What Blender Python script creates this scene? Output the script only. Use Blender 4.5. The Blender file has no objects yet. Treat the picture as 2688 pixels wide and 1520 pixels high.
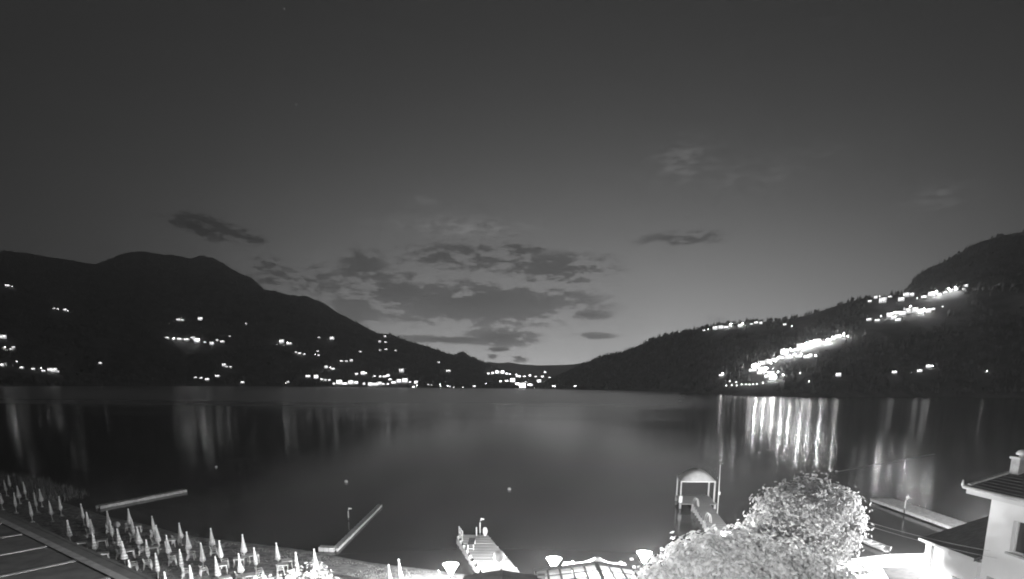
import bpy, bmesh, math, random
from mathutils import Vector, Matrix, noise
random.seed(7)
scene = bpy.context.scene
COL = scene.collection

# ------------------------------------------------------------------ camera
# roof-top webcam 15 m above the lake: tilted down 10.3 degrees, rolled half a degree, lens shifted up
CAM_H = 15.0
PITCH = math.atan(282 / 1550)
ROLL = math.radians(0.5)
cam_data = bpy.data.cameras.new('camera')
cam_data.sensor_width = 36.0
cam_data.lens = 36.0 * 1550 / 2688
cam_data.shift_y = (1291.5 - 760) / 2688
cam_data.clip_start = 0.5
cam_data.clip_end = 40000
cam = bpy.data.objects.new('camera', cam_data)
COL.objects.link(cam)
fw = Vector((0, math.cos(PITCH), -math.sin(PITCH)))
up = Vector((0, math.sin(PITCH), math.cos(PITCH)))
rt = Vector((1, 0, 0))
cr, sr = math.cos(ROLL), math.sin(ROLL)
RV = rt * cr + up * sr
UV = up * cr - rt * sr
m = Matrix(((RV.x, UV.x, -fw.x, 0), (RV.y, UV.y, -fw.y, 0), (RV.z, UV.z, -fw.z, CAM_H), (0, 0, 0, 1)))
cam.matrix_world = m
scene.camera = cam

# ------------------------------------------------------------------ dusk sky (monochrome night camera)
world = bpy.data.worlds.new('World')
scene.world = world
world.use_nodes = True
NT = world.node_tree
NT.nodes.clear()


def nd(tree, kind, **kw):
    n = tree.nodes.new(kind)
    for k, v in kw.items():
        setattr(n, k, v)
    return n


class NB:
    """small expression builder for shader maths"""
    def __init__(self, tree):
        self.t = tree

    def put(self, sock, v):
        if isinstance(v, (int, float)):
            sock.default_value = v
        else:
            self.t.links.new(v, sock)

    def m(self, op, a, b=None, c=None, clamp=False):
        n = nd(self.t, 'ShaderNodeMath', operation=op, use_clamp=clamp)
        self.put(n.inputs[0], a)
        if b is not None:
            self.put(n.inputs[1], b)
        if c is not None:
            self.put(n.inputs[2], c)
        return n.outputs[0]

    def gauss(self, x, y, x0, y0, sx, sy):
        dx = self.m('MULTIPLY', self.m('SUBTRACT', x, x0), 1.0 / sx)
        dy = self.m('MULTIPLY', self.m('SUBTRACT', y, y0), 1.0 / sy)
        r = self.m('ADD', self.m('MULTIPLY', dx, dx), self.m('MULTIPLY', dy, dy))
        return self.m('POWER', 2.71828, self.m('MULTIPLY', r, -0.9))

    def step(self, v, lo, hi):
        n = nd(self.t, 'ShaderNodeMapRange', interpolation_type='SMOOTHSTEP')
        self.put(n.inputs[0], v)
        n.inputs[1].default_value = lo
        n.inputs[2].default_value = hi
        return n.outputs[0]


W = NB(NT)
tc = nd(NT, 'ShaderNodeTexCoord')
sep = nd(NT, 'ShaderNodeSeparateXYZ')
NT.links.new(tc.outputs['Generated'], sep.inputs[0])
DEG = 57.29578
el = W.m('MULTIPLY', W.m('ARCSINE', sep.outputs[2]), DEG)
az = W.m('MULTIPLY', W.m('ARCTAN2', sep.outputs[0], sep.outputs[1]), DEG)
elp = W.m('MAXIMUM', el, 0.0)
# base night sky, wide twilight and the last glow over the valley
azg = W.m('MULTIPLY', W.m('SUBTRACT', az, 5.0), 1 / 21.0)
side = W.m('POWER', 2.71828, W.m('MULTIPLY', W.m('MULTIPLY', azg, azg), -0.5))
g1 = W.m('MULTIPLY', W.m('POWER', 2.71828, W.m('MULTIPLY', elp, -1 / 5.6)), 1.55)
g2 = W.m('MULTIPLY', W.m('POWER', 2.71828, W.m('MULTIPLY', elp, -1 / 16.0)), 0.054)
side2 = W.m('ADD', W.m('MULTIPLY', side, 0.80), 0.20)
lum = W.m('ADD', W.m('ADD', W.m('MULTIPLY', g1, side), W.m('MULTIPLY', g2, side2)), 0.0185)
# clouds, described by bearing and elevation of each bank (degrees)
DARK = [(-3.4, 7.29, 8.9, 1.56, 1), (-10.3, 7.99, 4.0, 1.53, 0.8), (1.4, 7.34, 4.1, 1.56, 0.8), (-13.6, 9.54, 2.1, 1.96, 0.5), (-14.2, 6.65, 2.1, 1.36, 0.6), (3.9, 10.27, 4.7, 1.34, 0.6), (-4.1, 11.21, 6.2, 1.32, 0.42), (0.6, 12.1, 2.2, 0.98, 0.5), (-26.7, 12.2, 2.8, 1.0, 0.5), (-23.8, 11.82, 2.2, 0.6, 0.5), (-1.1, 4.37, 2.7, 0.72, 1), (-6.4, 4.08, 5.6, 0.29, 0.9), (7.0, 6.39, 1.6, 0.35, 1), (7.4, 4.51, 1.8, 0.29, 0.7), (-1.3, 3.24, 1.1, 0.25, 1), (-2.0, 2.58, 0.5, 0.29, 0.8), (0.5, 2.42, 0.8, 0.29, 0.8), (15.2, 12.6, 3.7, 0.57, 0.45), (-21.5, 9.07, 2.3, 1.27, 0.45), (-17.6, 8.67, 3.1, 1.3, 0.4), (18.3, 5.94, 1.7, 0.27, 0.5)]
LIGHT = [(14.8, 18.48, 2.3, 1.41, 0.6), (34.0, 13.83, 1.8, 0.79, 0.6), (-4.8, 13.8, 5.1, 0.7, 0.5), (20.7, 16.98, 3.7, 1.13, 0.3), (-8.2, 15.82, 1.1, 0.37, 0.4), (25.9, 18.02, 2.5, 0.67, 0.25)]
cv = nd(NT, 'ShaderNodeCombineXYZ')
W.put(cv.inputs[0], W.m('MULTIPLY', az, 0.27))
W.put(cv.inputs[1], W.m('MULTIPLY', el, 0.78))


def cloud_noise(scale, detail, off):
    mp = nd(NT, 'ShaderNodeMapping')
    mp.inputs['Location'].default_value = off
    NT.links.new(cv.outputs[0], mp.inputs[0])
    n = nd(NT, 'ShaderNodeTexNoise')
    n.inputs['Scale'].default_value = scale
    n.inputs['Detail'].default_value = detail
    n.inputs['Roughness'].default_value = 0.66
    NT.links.new(mp.outputs[0], n.inputs['Vector'])
    return n.outputs[0]


nz = cloud_noise(1.0, 7, (3.1, 1.7, 0.4))
nz2 = cloud_noise(2.9, 8, (0.3, 8.7, 2.0))
es = None
for a in DARK:
    g = W.m('MULTIPLY', W.gauss(az, el, *a[:4]), a[4])
    es = g if es is None else W.m('MAXIMUM', es, g)
body = W.m('ADD', W.m('MULTIPLY', es, 0.75), W.m('ADD', W.m('MULTIPLY', W.m('SUBTRACT', nz, 0.5), 2.3), W.m('MULTIPLY', W.m('SUBTRACT', nz2, 0.5), 1.5)))
cover = W.m('MULTIPLY', W.step(body, 0.05, 0.36), W.step(es, 0.03, 0.3))
# darker where the bank is thick; clouds high up hardly differ from the sky
thick = W.m('MULTIPLY', cover, W.m('ADD', 0.54, W.m('MULTIPLY', es, 0.28)))
ls = None
for a in LIGHT:
    g = W.m('MULTIPLY', W.gauss(az, el, *a[:4]), a[4])
    ls = g if ls is None else W.m('MAXIMUM', ls, g)
lit = W.m('MULTIPLY', W.m('MULTIPLY', ls, W.step(nz2, 0.40, 0.66)), 1.5)
lum = W.m('MULTIPLY', lum, W.m('SUBTRACT', 1.0, thick))
lum = W.m('MULTIPLY', lum, W.m('ADD', 1.0, lit))
soft = W.m('ADD', 0.93, W.m('MULTIPLY', nz, 0.14))
lum = W.m('MULTIPLY', lum, soft)
for sa, se, sb in [(-19.17, 27.51, .22), (-18.63, 21.75, .35), (5.17, 23.07, .28), (-2.11, 24.26, .14), (-27.86, 23.47, .14), (-17.56, 10.87, .2), (-6.74, 22.53, .12), (-2.73, 27.22, .12)]:
    lum = W.m('ADD', lum, W.m('MULTIPLY', W.gauss(az, el, sa, se, 0.05, 0.045), sb * .6))
bg = nd(NT, 'ShaderNodeBackground')
comb = nd(NT, 'ShaderNodeCombineColor')
for i in range(3):
    NT.links.new(lum, comb.inputs[i])
NT.links.new(comb.outputs[0], bg.inputs[0])
bg.inputs[1].default_value = 1.0
wo = nd(NT, 'ShaderNodeOutputWorld')
NT.links.new(bg.outputs[0], wo.inputs[0])

scene.view_settings.view_transform = 'Standard'
scene.view_settings.look = 'None'
scene.view_settings.exposure = 0
scene.view_settings.gamma = 1
scene.cycles.use_denoising = True
scene.cycles.max_bounces = 5
scene.cycles.diffuse_bounces = 2
scene.cycles.glossy_bounces = 3
scene.cycles.transmission_bounces = 3
scene.cycles.transparent_max_bounces = 6
scene.cycles.sample_clamp_indirect = 4
scene.cycles.use_adaptive_sampling = True
scene.cycles.adaptive_threshold = 0.02
scene.cycles.adaptive_min_samples = 16
scene.cycles.use_light_tree = True
scene.cycles.filter_width = 1.9
scene.cycles.light_sampling_threshold = 0.0


# power of the lit lamps
LAMP_W = 2200.0    # garden lamps, watts; the others are multiples of it
TERR = 18.0        # terrace lamp
WALL = 2.6         # lamp before the white house
PIER = 1.6         # lamp at the root of the gazebo pier
BEACH = 3.2        # lamp behind the shrub
PROM = 8.2         # tall lamp under the camera
PAV_W = 500.0      # lamps hanging in the glazed pavilion
HAZE = 1.6e-4      # scattering per metre of the evening air

# ------------------------------------------------------------------ helpers
MATS = {}


def mat(name, grey=0.5, rough=0.8, metal=0.0, spread=0.0, scale=3.0, bump=0.0, detail=5, coat=0.0, stretch=(1, 1, 1)):
    """matte grey procedural material with mottled tone and fine relief"""
    if name in MATS:
        return MATS[name]
    mt = bpy.data.materials.new(name)
    mt.use_nodes = True
    t = mt.node_tree
    b = t.nodes['Principled BSDF']
    b.inputs['Roughness'].default_value = rough
    b.inputs['Metallic'].default_value = metal
    b.inputs['Base Color'].default_value = (grey, grey, grey, 1)
    if spread or bump:
        c = nd(t, 'ShaderNodeTexCoord')
        mp = nd(t, 'ShaderNodeMapping')
        mp.inputs['Scale'].default_value = stretch
        t.links.new(c.outputs['Object'], mp.inputs[0])
        n = nd(t, 'ShaderNodeTexNoise')
        n.inputs['Scale'].default_value = scale
        n.inputs['Detail'].default_value = detail
        n.inputs['Roughness'].default_value = 0.6
        t.links.new(mp.outputs[0], n.inputs['Vector'])
        if spread:
            r = nd(t, 'ShaderNodeValToRGB')
            lo, hi = max(0.0, grey * (1 - spread)), min(1, grey * (1 + spread))
            r.color_ramp.elements[0].position = 0.32
            r.color_ramp.elements[1].position = 0.68
            r.color_ramp.elements[0].color = (lo, lo, lo, 1)
            r.color_ramp.elements[1].color = (hi, hi, hi, 1)
            t.links.new(n.outputs[0], r.inputs[0])
            t.links.new(r.outputs[0], b.inputs['Base Color'])
        if bump:
            bp = nd(t, 'ShaderNodeBump')
            bp.inputs['Strength'].default_value = 0.6
            bp.inputs['Distance'].default_value = bump
            t.links.new(n.outputs[0], bp.inputs['Height'])
            t.links.new(bp.outputs[0], b.inputs['Normal'])
    MATS[name] = mt
    return mt


def glow(name, strength):
    if name in MATS:
        return MATS[name]
    mt = bpy.data.materials.new(name)
    mt.use_nodes = True
    b = mt.node_tree.nodes['Principled BSDF']
    b.inputs['Base Color'].default_value = (.6, .6, .6, 1)
    b.inputs['Emission Color'].default_value = (1, 1, 1, 1)
    b.inputs['Emission Strength'].default_value = strength
    mt.cycles.emission_sampling = 'FRONT'
    MATS[name] = mt
    return mt


def tag(o, label=None, cat=None, group=None, kind=None):
    for k, v in (('label', label), ('category', cat), ('group', group), ('kind', kind)):
        if v:
            o[k] = v
    return o


def empty(name, loc=(0, 0, 0), rz=0.0):
    o = bpy.data.objects.new(name, None)
    o.empty_display_size = 0.2
    o.location = loc
    o.rotation_euler = (0, 0, rz)
    COL.objects.link(o)
    return o


def world_loc(o):
    v = Vector((0, 0, 0))
    while o is not None:
        v = v + o.location
        o = o.parent
    return v


class MB:
    """collects shapes given in the coordinates of the thing; build() links them as one mesh object"""
    def __init__(self):
        self.v, self.f, self.mi = [], [], []
        self.cur = 0

    def add(self, verts, faces):
        o = len(self.v)
        self.v += [tuple(p) for p in verts]
        self.f += [tuple(i + o for i in f) for f in faces]
        self.mi += [self.cur] * len(faces)
        return self

    def hexa(self, p):
        return self.add(p, [(3, 2, 1, 0), (4, 5, 6, 7), (0, 1, 5, 4), (1, 2, 6, 5), (2, 3, 7, 6), (3, 0, 4, 7)])

    def box(self, x0, y0, z0, x1, y1, z1):
        return self.hexa([(x0, y0, z0), (x1, y0, z0), (x1, y1, z0), (x0, y1, z0), (x0, y0, z1), (x1, y0, z1), (x1, y1, z1), (x0, y1, z1)])

    def bar(self, a, b, w, h=None):
        """box beam from a to b"""
        h = h or w
        a, b = Vector(a), Vector(b)
        d = (b - a).normalized()
        s = d.cross(Vector((0, 0, 1)))
        if s.length < 1e-4:
            s = Vector((1, 0, 0))
        s.normalize()
        u = s.cross(d)
        q = [-s * w / 2 - u * h / 2, s * w / 2 - u * h / 2, s * w / 2 + u * h / 2, -s * w / 2 + u * h / 2]
        return self.hexa([a + k for k in q] + [b + k for k in q])

    def tube(self, pts, r, n=8, cap=True):
        pts = [Vector(p) for p in pts]
        rs = r if isinstance(r, (list, tuple)) else [r] * len(pts)
        vs, fs = [], []
        for i, p in enumerate(pts):
            d = (pts[min(i + 1, len(pts) - 1)] - pts[max(i - 1, 0)]).normalized()
            s = d.cross(Vector((0.13, 0.05, 1)) if abs(d.z) < 0.95 else Vector((1, 0, 0))).normalized()
            u = s.cross(d)
            for k in range(n):
                a = 2 * math.pi * k / n
                vs.append(p + (s * math.cos(a) + u * math.sin(a)) * rs[i])
        for i in range(len(pts) - 1):
            for k in range(n):
                fs.append((i * n + k, i * n + (k + 1) % n, (i + 1) * n + (k + 1) % n, (i + 1) * n + k))
        if cap:
            fs.append(tuple(range(n))[::-1])
            fs.append(tuple((len(pts) - 1) * n + k for k in range(n)))
        return self.add(vs, fs)

    def lathe(self, c, prof, n=16, wob=None):
        """prof: (radius, z) from bottom to top round the vertical through c"""
        vs, fs = [], []
        for i, (r, z) in enumerate(prof):
            for k in range(n):
                a = 2 * math.pi * k / n
                q = r * (wob(a, i) if wob else 1)
                vs.append((c[0] + q * math.cos(a), c[1] + q * math.sin(a), c[2] + z))
        for i in range(len(prof) - 1):
            for k in range(n):
                fs.append((i * n + k, i * n + (k + 1) % n, (i + 1) * n + (k + 1) % n, (i + 1) * n + k))
        fs.append(tuple(range(n))[::-1])
        fs.append(tuple((len(prof) - 1) * n + k for k in range(n)))
        return self.add(vs, fs)

    def ball(self, c, r, n=14, m=9, sz=1.0):
        return self.lathe(c, [(max(0.002, r * math.sin(math.pi * i / m)), -r * sz * math.cos(math.pi * i / m)) for i in range(m + 1)], n)

    def prism(self, poly, z0, z1):
        n = len(poly)
        vs = [(x, y, z0) for x, y in poly] + [(x, y, z1) for x, y in poly]
        fs = [tuple(range(n))[::-1], tuple(range(n, 2 * n))] + [(k, (k + 1) % n, n + (k + 1) % n, n + k) for k in range(n)]
        return self.add(vs, fs)

    def build(self, name, mats, parent=None, smooth=False, local=False):
        """local: vertices already relative to the parent"""
        me = bpy.data.meshes.new(name)
        off = Vector((0, 0, 0)) if (parent is None or local) else world_loc(parent)
        me.from_pydata([(p[0] - off.x, p[1] - off.y, p[2] - off.z) for p in self.v], [], self.f)
        for mt in (mats if isinstance(mats, (list, tuple)) else [mats]):
            me.materials.append(mt)
        if any(self.mi):
            me.polygons.foreach_set('material_index', self.mi)
        if smooth:
            me.polygons.foreach_set('use_smooth', [True] * len(me.polygons))
        me.update()
        o = bpy.data.objects.new(name, me)
        COL.objects.link(o)
        if parent is not None:
            o.parent = parent
        return o


def copy_tree(o, parent=None):
    c = o.copy()
    COL.objects.link(c)
    if parent is not None:
        c.parent = parent
    for ch in list(o.children):
        copy_tree(ch, c)
    return c


ORD = 'first second third fourth fifth sixth seventh eighth ninth tenth eleventh twelfth thirteenth fourteenth fifteenth sixteenth seventeenth eighteenth nineteenth twentieth'.split()


def ordinal(i):
    if i < 20:
        return ORD[i]
    tens = {2: 'twenty', 3: 'thirty', 4: 'forty', 5: 'fifty', 6: 'sixty'}[(i + 1) // 10]
    u = (i + 1) % 10
    return tens + ('-' + ORD[u - 1] if u else 'th').replace('yth', 'ieth')


def interp(t, tab):
    if t <= tab[0][0]:
        return tab[0][1:]
    for a, b in zip(tab, tab[1:]):
        if t <= b[0]:
            k = (t - a[0]) / (b[0] - a[0])
            return tuple(p + (q - p) * k for p, q in zip(a[1:], b[1:]))
    return tab[-1][1:]


# ------------------------------------------------------------------ the lake shore on this side
SHORE = [(-400, 260), (-200, 150), (-96, 96), (-73, 84), (-48, 66.6), (-31.6, 56.4), (-23.5, 53.6), (-17, 51), (-11.4, 48), (-6.5, 46.5), (-2.7, 44.8), (3.4, 43.3), (10, 44), (20, 47), (28, 50), (36, 52.5), (60, 56), (200, 120), (400, 260)]


def shore_y(x):
    return interp(x, SHORE)[0]


def ground_z(x, y):
    s = shore_y(x) - y
    if s < 0:
        return max(-1.5, s * 0.12)
    return 0.5 * (1 - math.exp(-s / 2.0)) + 0.10 * min(1, s / 10)


mb = MB()
xs = [-400, -300, -200, -150, -120] + [-100 + 2 * i for i in range(81)] + [70, 90, 120, 200, 300, 400]
offs = [14, 8, 4, 2, 1, 0, -0.6, -1.2, -2, -3, -4.5, -6, -8, -10, -12, -15, -18, -22, -28, -40, -80, -300]
for x in xs:
    for s in offs:
        w = noise.noise((x * 0.35, s * 0.4, 1.3)) * 0.05 + noise.noise((x * .12, s * .15, 7)) * 0.5 * (1 if abs(s) < 1.5 else 0)
        y = shore_y(x) + s + (w if abs(s) < 1.5 else 0)
        mb.v.append((x, y, ground_z(x, shore_y(x) + s) + (w * 0.6 if s < -1.5 else 0) * 0.5))
nr = len(offs)
for i in range(len(xs) - 1):
    for j in range(nr - 1):
        mb.f.append((i * nr + j, i * nr + j + 1, (i + 1) * nr + j + 1, (i + 1) * nr + j))
        mb.mi.append(0)
ground_mat = mat('beach_turf', 0.36, 0.95, spread=0.55, scale=1.7, bump=0.03, detail=9)
beach = mb.build('beach', ground_mat, smooth=True)
tag(beach, kind='structure')

# ------------------------------------------------------------------ hills
# columns: shore x, shore y, ridge x, ridge y, ridge height
LEFT_HILL = [(-672,599,-2650,2437,419.1), (-884,866,-2951,2988,568), (-1010,1057,-3118,3382,679), (-1170,1368,-3309,4011,826), (-1182,1437,-3231,4074,839), (-1192,1536,-3118,4161,831), (-1195,1653,-2979,4262,819), (-1193,1714,-2906,4312,808), (-1191,1747,-2862,4341,838), (-1187,1790,-2805,4379,877), (-1181,1837,-2743,4418,907), (-1174,1884,-2680,4456,929), (-1166,1932,-2617,4493,927), (-1155,1980,-2553,4530,918), (-1147,2012,-2509,4555,929), (-1139,2044,-2464,4579,923), (-1124,2093,-2397,4615,909), (-1113,2126,-2349,4639,937), (-1097,2135,-2299,4630,938), (-1074,2146,-2235,4617,922), (-1045,2160,-2156,4600,886), (-1022,2172,-2093,4585,839), (-992,2185,-2014,4566,802), (-974,2193,-1966,4554,789), (-950,2204,-1903,4537,751), (-919,2217,-1825,4515,684), (-902,2224,-1783,4504,672), (-887,2230,-1744,4493,673), (-848,2245,-1648,4465,645), (-809,2260,-1552,4436,628), (-782,2269,-1488,4416,628), (-755,2278,-1425,4395,604), (-718,2280,-1347,4367,574), (-678,2274,-1270,4338,522), (-631,2267,-1178,4302,472.6), (-584,2259,-1086,4264,429.1), (-545,2252,-1010,4231,389.2), (-505,2244,-934,4197,355), (-458.6,2233,-844,4155,347), (-412.1,2222,-755,4111,312.9), (-365.9,2210,-667,4066,284.4), (-320.1,2197,-581,4018,261.5), (-274.6,2183,-496.3,3969,233.8), (-238.9,2187,-427.5,3933,209.7), (-210.2,2190,-373.2,3904,196.2), (-200.1,2191,-354.1,3893,213.3), (-188.6,2192,-332.6,3881,217.8), (-174.2,2193,-306,3866,209.8), (-152.5,2195,-266.4,3843,184.4), (-123.5,2197,-214.1,3811,163.8), (-87.2,2198,-149.8,3771,140.9), (-43.5,2200,-74.1,3721,108.7), (14.8,2200,23.9,3652,74.7), (58.5,2199,95.3,3599,44.1)]
VALLEY = [(-268.4,2133,-871,6946,241.9), (-184.3,2142,-599,6974,240.7), (-127.8,2146,-415.6,6988,251.7), (-85.2,2148,-277.8,6994,271.1), (-49.6,2149,-162.8,6998,258.7), (-14,2150,-47.7,7000,268.8), (28.7,2150,90.8,6999,247.4), (85.6,2148,275.2,6995,235.3), (156.5,2144,505,6982,241.4), (198.7,2141,641,6971,246.7), (226.8,2138,732,6962,256.1), (268.7,2133,867,6946,279.1), (351.4,2121,1135,6907,271.1), (432.6,2106,1398,6859,258.3)]
RIGHT_HILL = [(114,2147,153.6,2896,25.9), (153.1,2099,204.6,2814,51.7), (178.1,2066,236.7,2759,65.6), (208.1,2025,274.6,2690,85.6), (236.7,1984,310.1,2621,106.1), (279.5,1917,361.9,2509,130.1), (304.3,1874,391.3,2438,138.2), (327.8,1832,418.7,2368,139.5), (362.2,1763,456.7,2254,157), (387.5,1624,507,2161,182), (396.7,1555,530,2115,188), (403.7,1486,552,2068,191), (411,1349,590,1974,196), (409.6,1213,622,1880,199.7), (399.9,1078,649,1786,197.7), (423.3,1048,692,1748,196.6), (448.5,1011,740,1702,195.6), (463.8,986,769,1672,200), (477.7,962,797,1641,207.2), (490.4,937,822,1610,216), (515,938,850,1587,227.3), (564,968,888,1566,238.5), (654,1018,953,1527,241.2), (712,1034,1001,1496,242.7), (772,1015,1070,1448,243.3), (804,1004,1104,1421,244.9), (842,990,1145,1389,247), (729,782,1180,1307,245.5), (510,479.2,1220,1184,232.3)]
BACK_HILL = [(1032,1713,1727,2929,342.3), (1065,1693,1765,2879,400.2), (1088,1678,1792,2842,443.2), (1112,1663,1815,2807,504), (1127,1652,1831,2783,527), (1141,1642,1848,2758,543), (1163,1627,1872,2721,556), (1184,1612,1895,2684,574), (1201,1599,1912,2654,592), (1218,1586,1929,2624,609), (1234,1574,1946,2594,618), (1250,1561,1962,2564,624), (1275,1541,1987,2516,623), (1296,1524,2007,2474,624), (1364,1462,2068,2329,622), (1458,1369,2135,2108,579)]


def make_hill(name, cols, shape, material, sub, rows, rough, back=0.5, tail=(1.06, 1.15, 1.3, 1.6)):
    """slope from the water's edge up to the ridge and down behind it"""
    mb = MB()
    n = len(cols)
    fine = []
    for i in range(n - 1):
        for k in range(sub):
            t = k / sub
            fine.append((i + t, tuple(a + (b - a) * t for a, b in zip(cols[i], cols[i + 1]))))
    fine.append((n - 1, cols[-1]))
    ts = [j / rows for j in range(rows + 1)] + list(tail)
    for ci, (sx, sy, rx, ry, rz) in fine:
        for t in ts:
            if t <= 1:
                x, y = sx + (rx - sx) * t, sy + (ry - sy) * t
                z = rz * shape(t)
                env = min(1, t * 5) * min(1, (1 - t) * 4)
                p = Vector((x * 0.004, y * 0.004, 3.1))
                z += env * rough * rz * (noise.fractal(p, 1.0, 2.0, 5) - 0.25)
                z += (1 - env) * rough * 0.12 * rz * noise.noise((x * 0.02, y * 0.02, 9)) * min(1, t * 5)
                z = max(z, -3 + 14 * t * min(1, t * 20))
                if t == 0:
                    z = -3
            else:
                k = (t - 1)
                x, y = rx + (rx - sx) * k * 1.2, ry + (ry - sy) * k * 1.2
                z = rz * (1 - back * k)
            mb.v.append((x, y, z))
    nt = len(ts)
    for i in range(len(fine) - 1):
        for j in range(nt - 1):
            mb.f.append((i * nt + j, (i + 1) * nt + j, (i + 1) * nt + j + 1, i * nt + j + 1))
            mb.mi.append(0)
    o = mb.build(name, material, smooth=True)
    tag(o, kind='structure')
    return o


hill_mat = mat('forest_floor', 0.32, 1.0, spread=0.35, scale=0.02, detail=8)
left_hill = make_hill('hill_left', LEFT_HILL, lambda t: 0.12 * t + 0.88 * t ** 1.55, hill_mat, 3, 40, 0.10)
valley = make_hill('hill_valley', VALLEY, lambda t: 0.33 * t + 0.67 * t ** 4, hill_mat, 3, 30, 0.05, 0.5, (1.02, 1.05, 1.1, 1.15))
right_hill = make_hill('hill_right', RIGHT_HILL, lambda t: 0.75 * t + 0.25 * t * t, hill_mat, 4, 36, 0.07)
back_hill = make_hill('hill_back', BACK_HILL, lambda t: t, hill_mat, 4, 24, 0.05)

# ------------------------------------------------------------------ water
wm = bpy.data.materials.new('lake_water')
wm.use_nodes = True
t = wm.node_tree
b = nd(t, 'ShaderNodeBsdfAnisotropic', distribution='BECKMANN')
dfw = nd(t, 'ShaderNodeBsdfDiffuse')
dfw.inputs[0].default_value = (0.065, 0.065, 0.065, 1)
frw = nd(t, 'ShaderNodeFresnel')
frw.inputs['IOR'].default_value = 1.333
mxw = nd(t, 'ShaderNodeMixShader')
t.links.new(frw.outputs[0], mxw.inputs[0])
t.links.new(dfw.outputs[0], mxw.inputs[1])
t.links.new(b.outputs[0], mxw.inputs[2])
t.links.new(mxw.outputs[0], t.nodes['Material Output'].inputs[0])
g = nd(t, 'ShaderNodeNewGeometry')
X = NB(t)


def wnoise(sx, sy, scale, detail, loc=0.0):
    mp = nd(t, 'ShaderNodeMapping')
    mp.inputs['Scale'].default_value = (sx, sy, 1)
    mp.inputs['Location'].default_value = (loc, loc * 0.7, loc)
    t.links.new(g.outputs['Position'], mp.inputs[0])
    n = nd(t, 'ShaderNodeTexNoise')
    n.inputs['Scale'].default_value = scale
    n.inputs['Detail'].default_value = detail
    t.links.new(mp.outputs[0], n.inputs['Vector'])
    return n.outputs[0]


# breeze patches: smoother and rougher stretches of water
patch = X.step(wnoise(0.25, 1.0, 0.008, 3), 0.35, 0.65)
sepw = nd(t, 'ShaderNodeSeparateXYZ')
t.links.new(g.outputs['Position'], sepw.inputs[0])
# calm water under the near shore, ruffled further out
ruffle = X.step(X.m('ADD', sepw.outputs[1], X.m('MULTIPLY', patch, -160)), 60, 520)
# the water under the near hill lies in its lee
lee = X.step(X.m('DIVIDE', sepw.outputs[0], X.m('MAXIMUM', sepw.outputs[1], 10.0)), 0.22, 0.36)
ruffle = X.m('MULTIPLY', ruffle, X.m('SUBTRACT', 1.0, X.m('MULTIPLY', lee, 0.65)))
X.put(b.inputs['Roughness'], X.m('ADD', X.m('ADD', 0.118, X.m('MULTIPLY', ruffle, 0.20)), X.m('MULTIPLY', patch, 0.02)))
h = X.m('ADD', X.m('MULTIPLY', wnoise(0.6, 1.0, 0.9, 3, 4.0), 0.10), X.m('MULTIPLY', wnoise(0.5, 1.0, 0.16, 2, 9.0), 0.25))
bp = nd(t, 'ShaderNodeBump')
bp.inputs['Strength'].default_value = 0.25
bp.inputs['Distance'].default_value = 0.006
t.links.new(h, bp.inputs['Height'])
t.links.new(bp.outputs[0], b.inputs['Normal'])
mb = MB()
mb.add([(-5000, -50, 0), (5000, -50, 0), (5000, 3600, 0), (-5000, 3600, 0)], [(0, 1, 2, 3)])
tag(mb.build('lake_water', wm), kind='structure')

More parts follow.
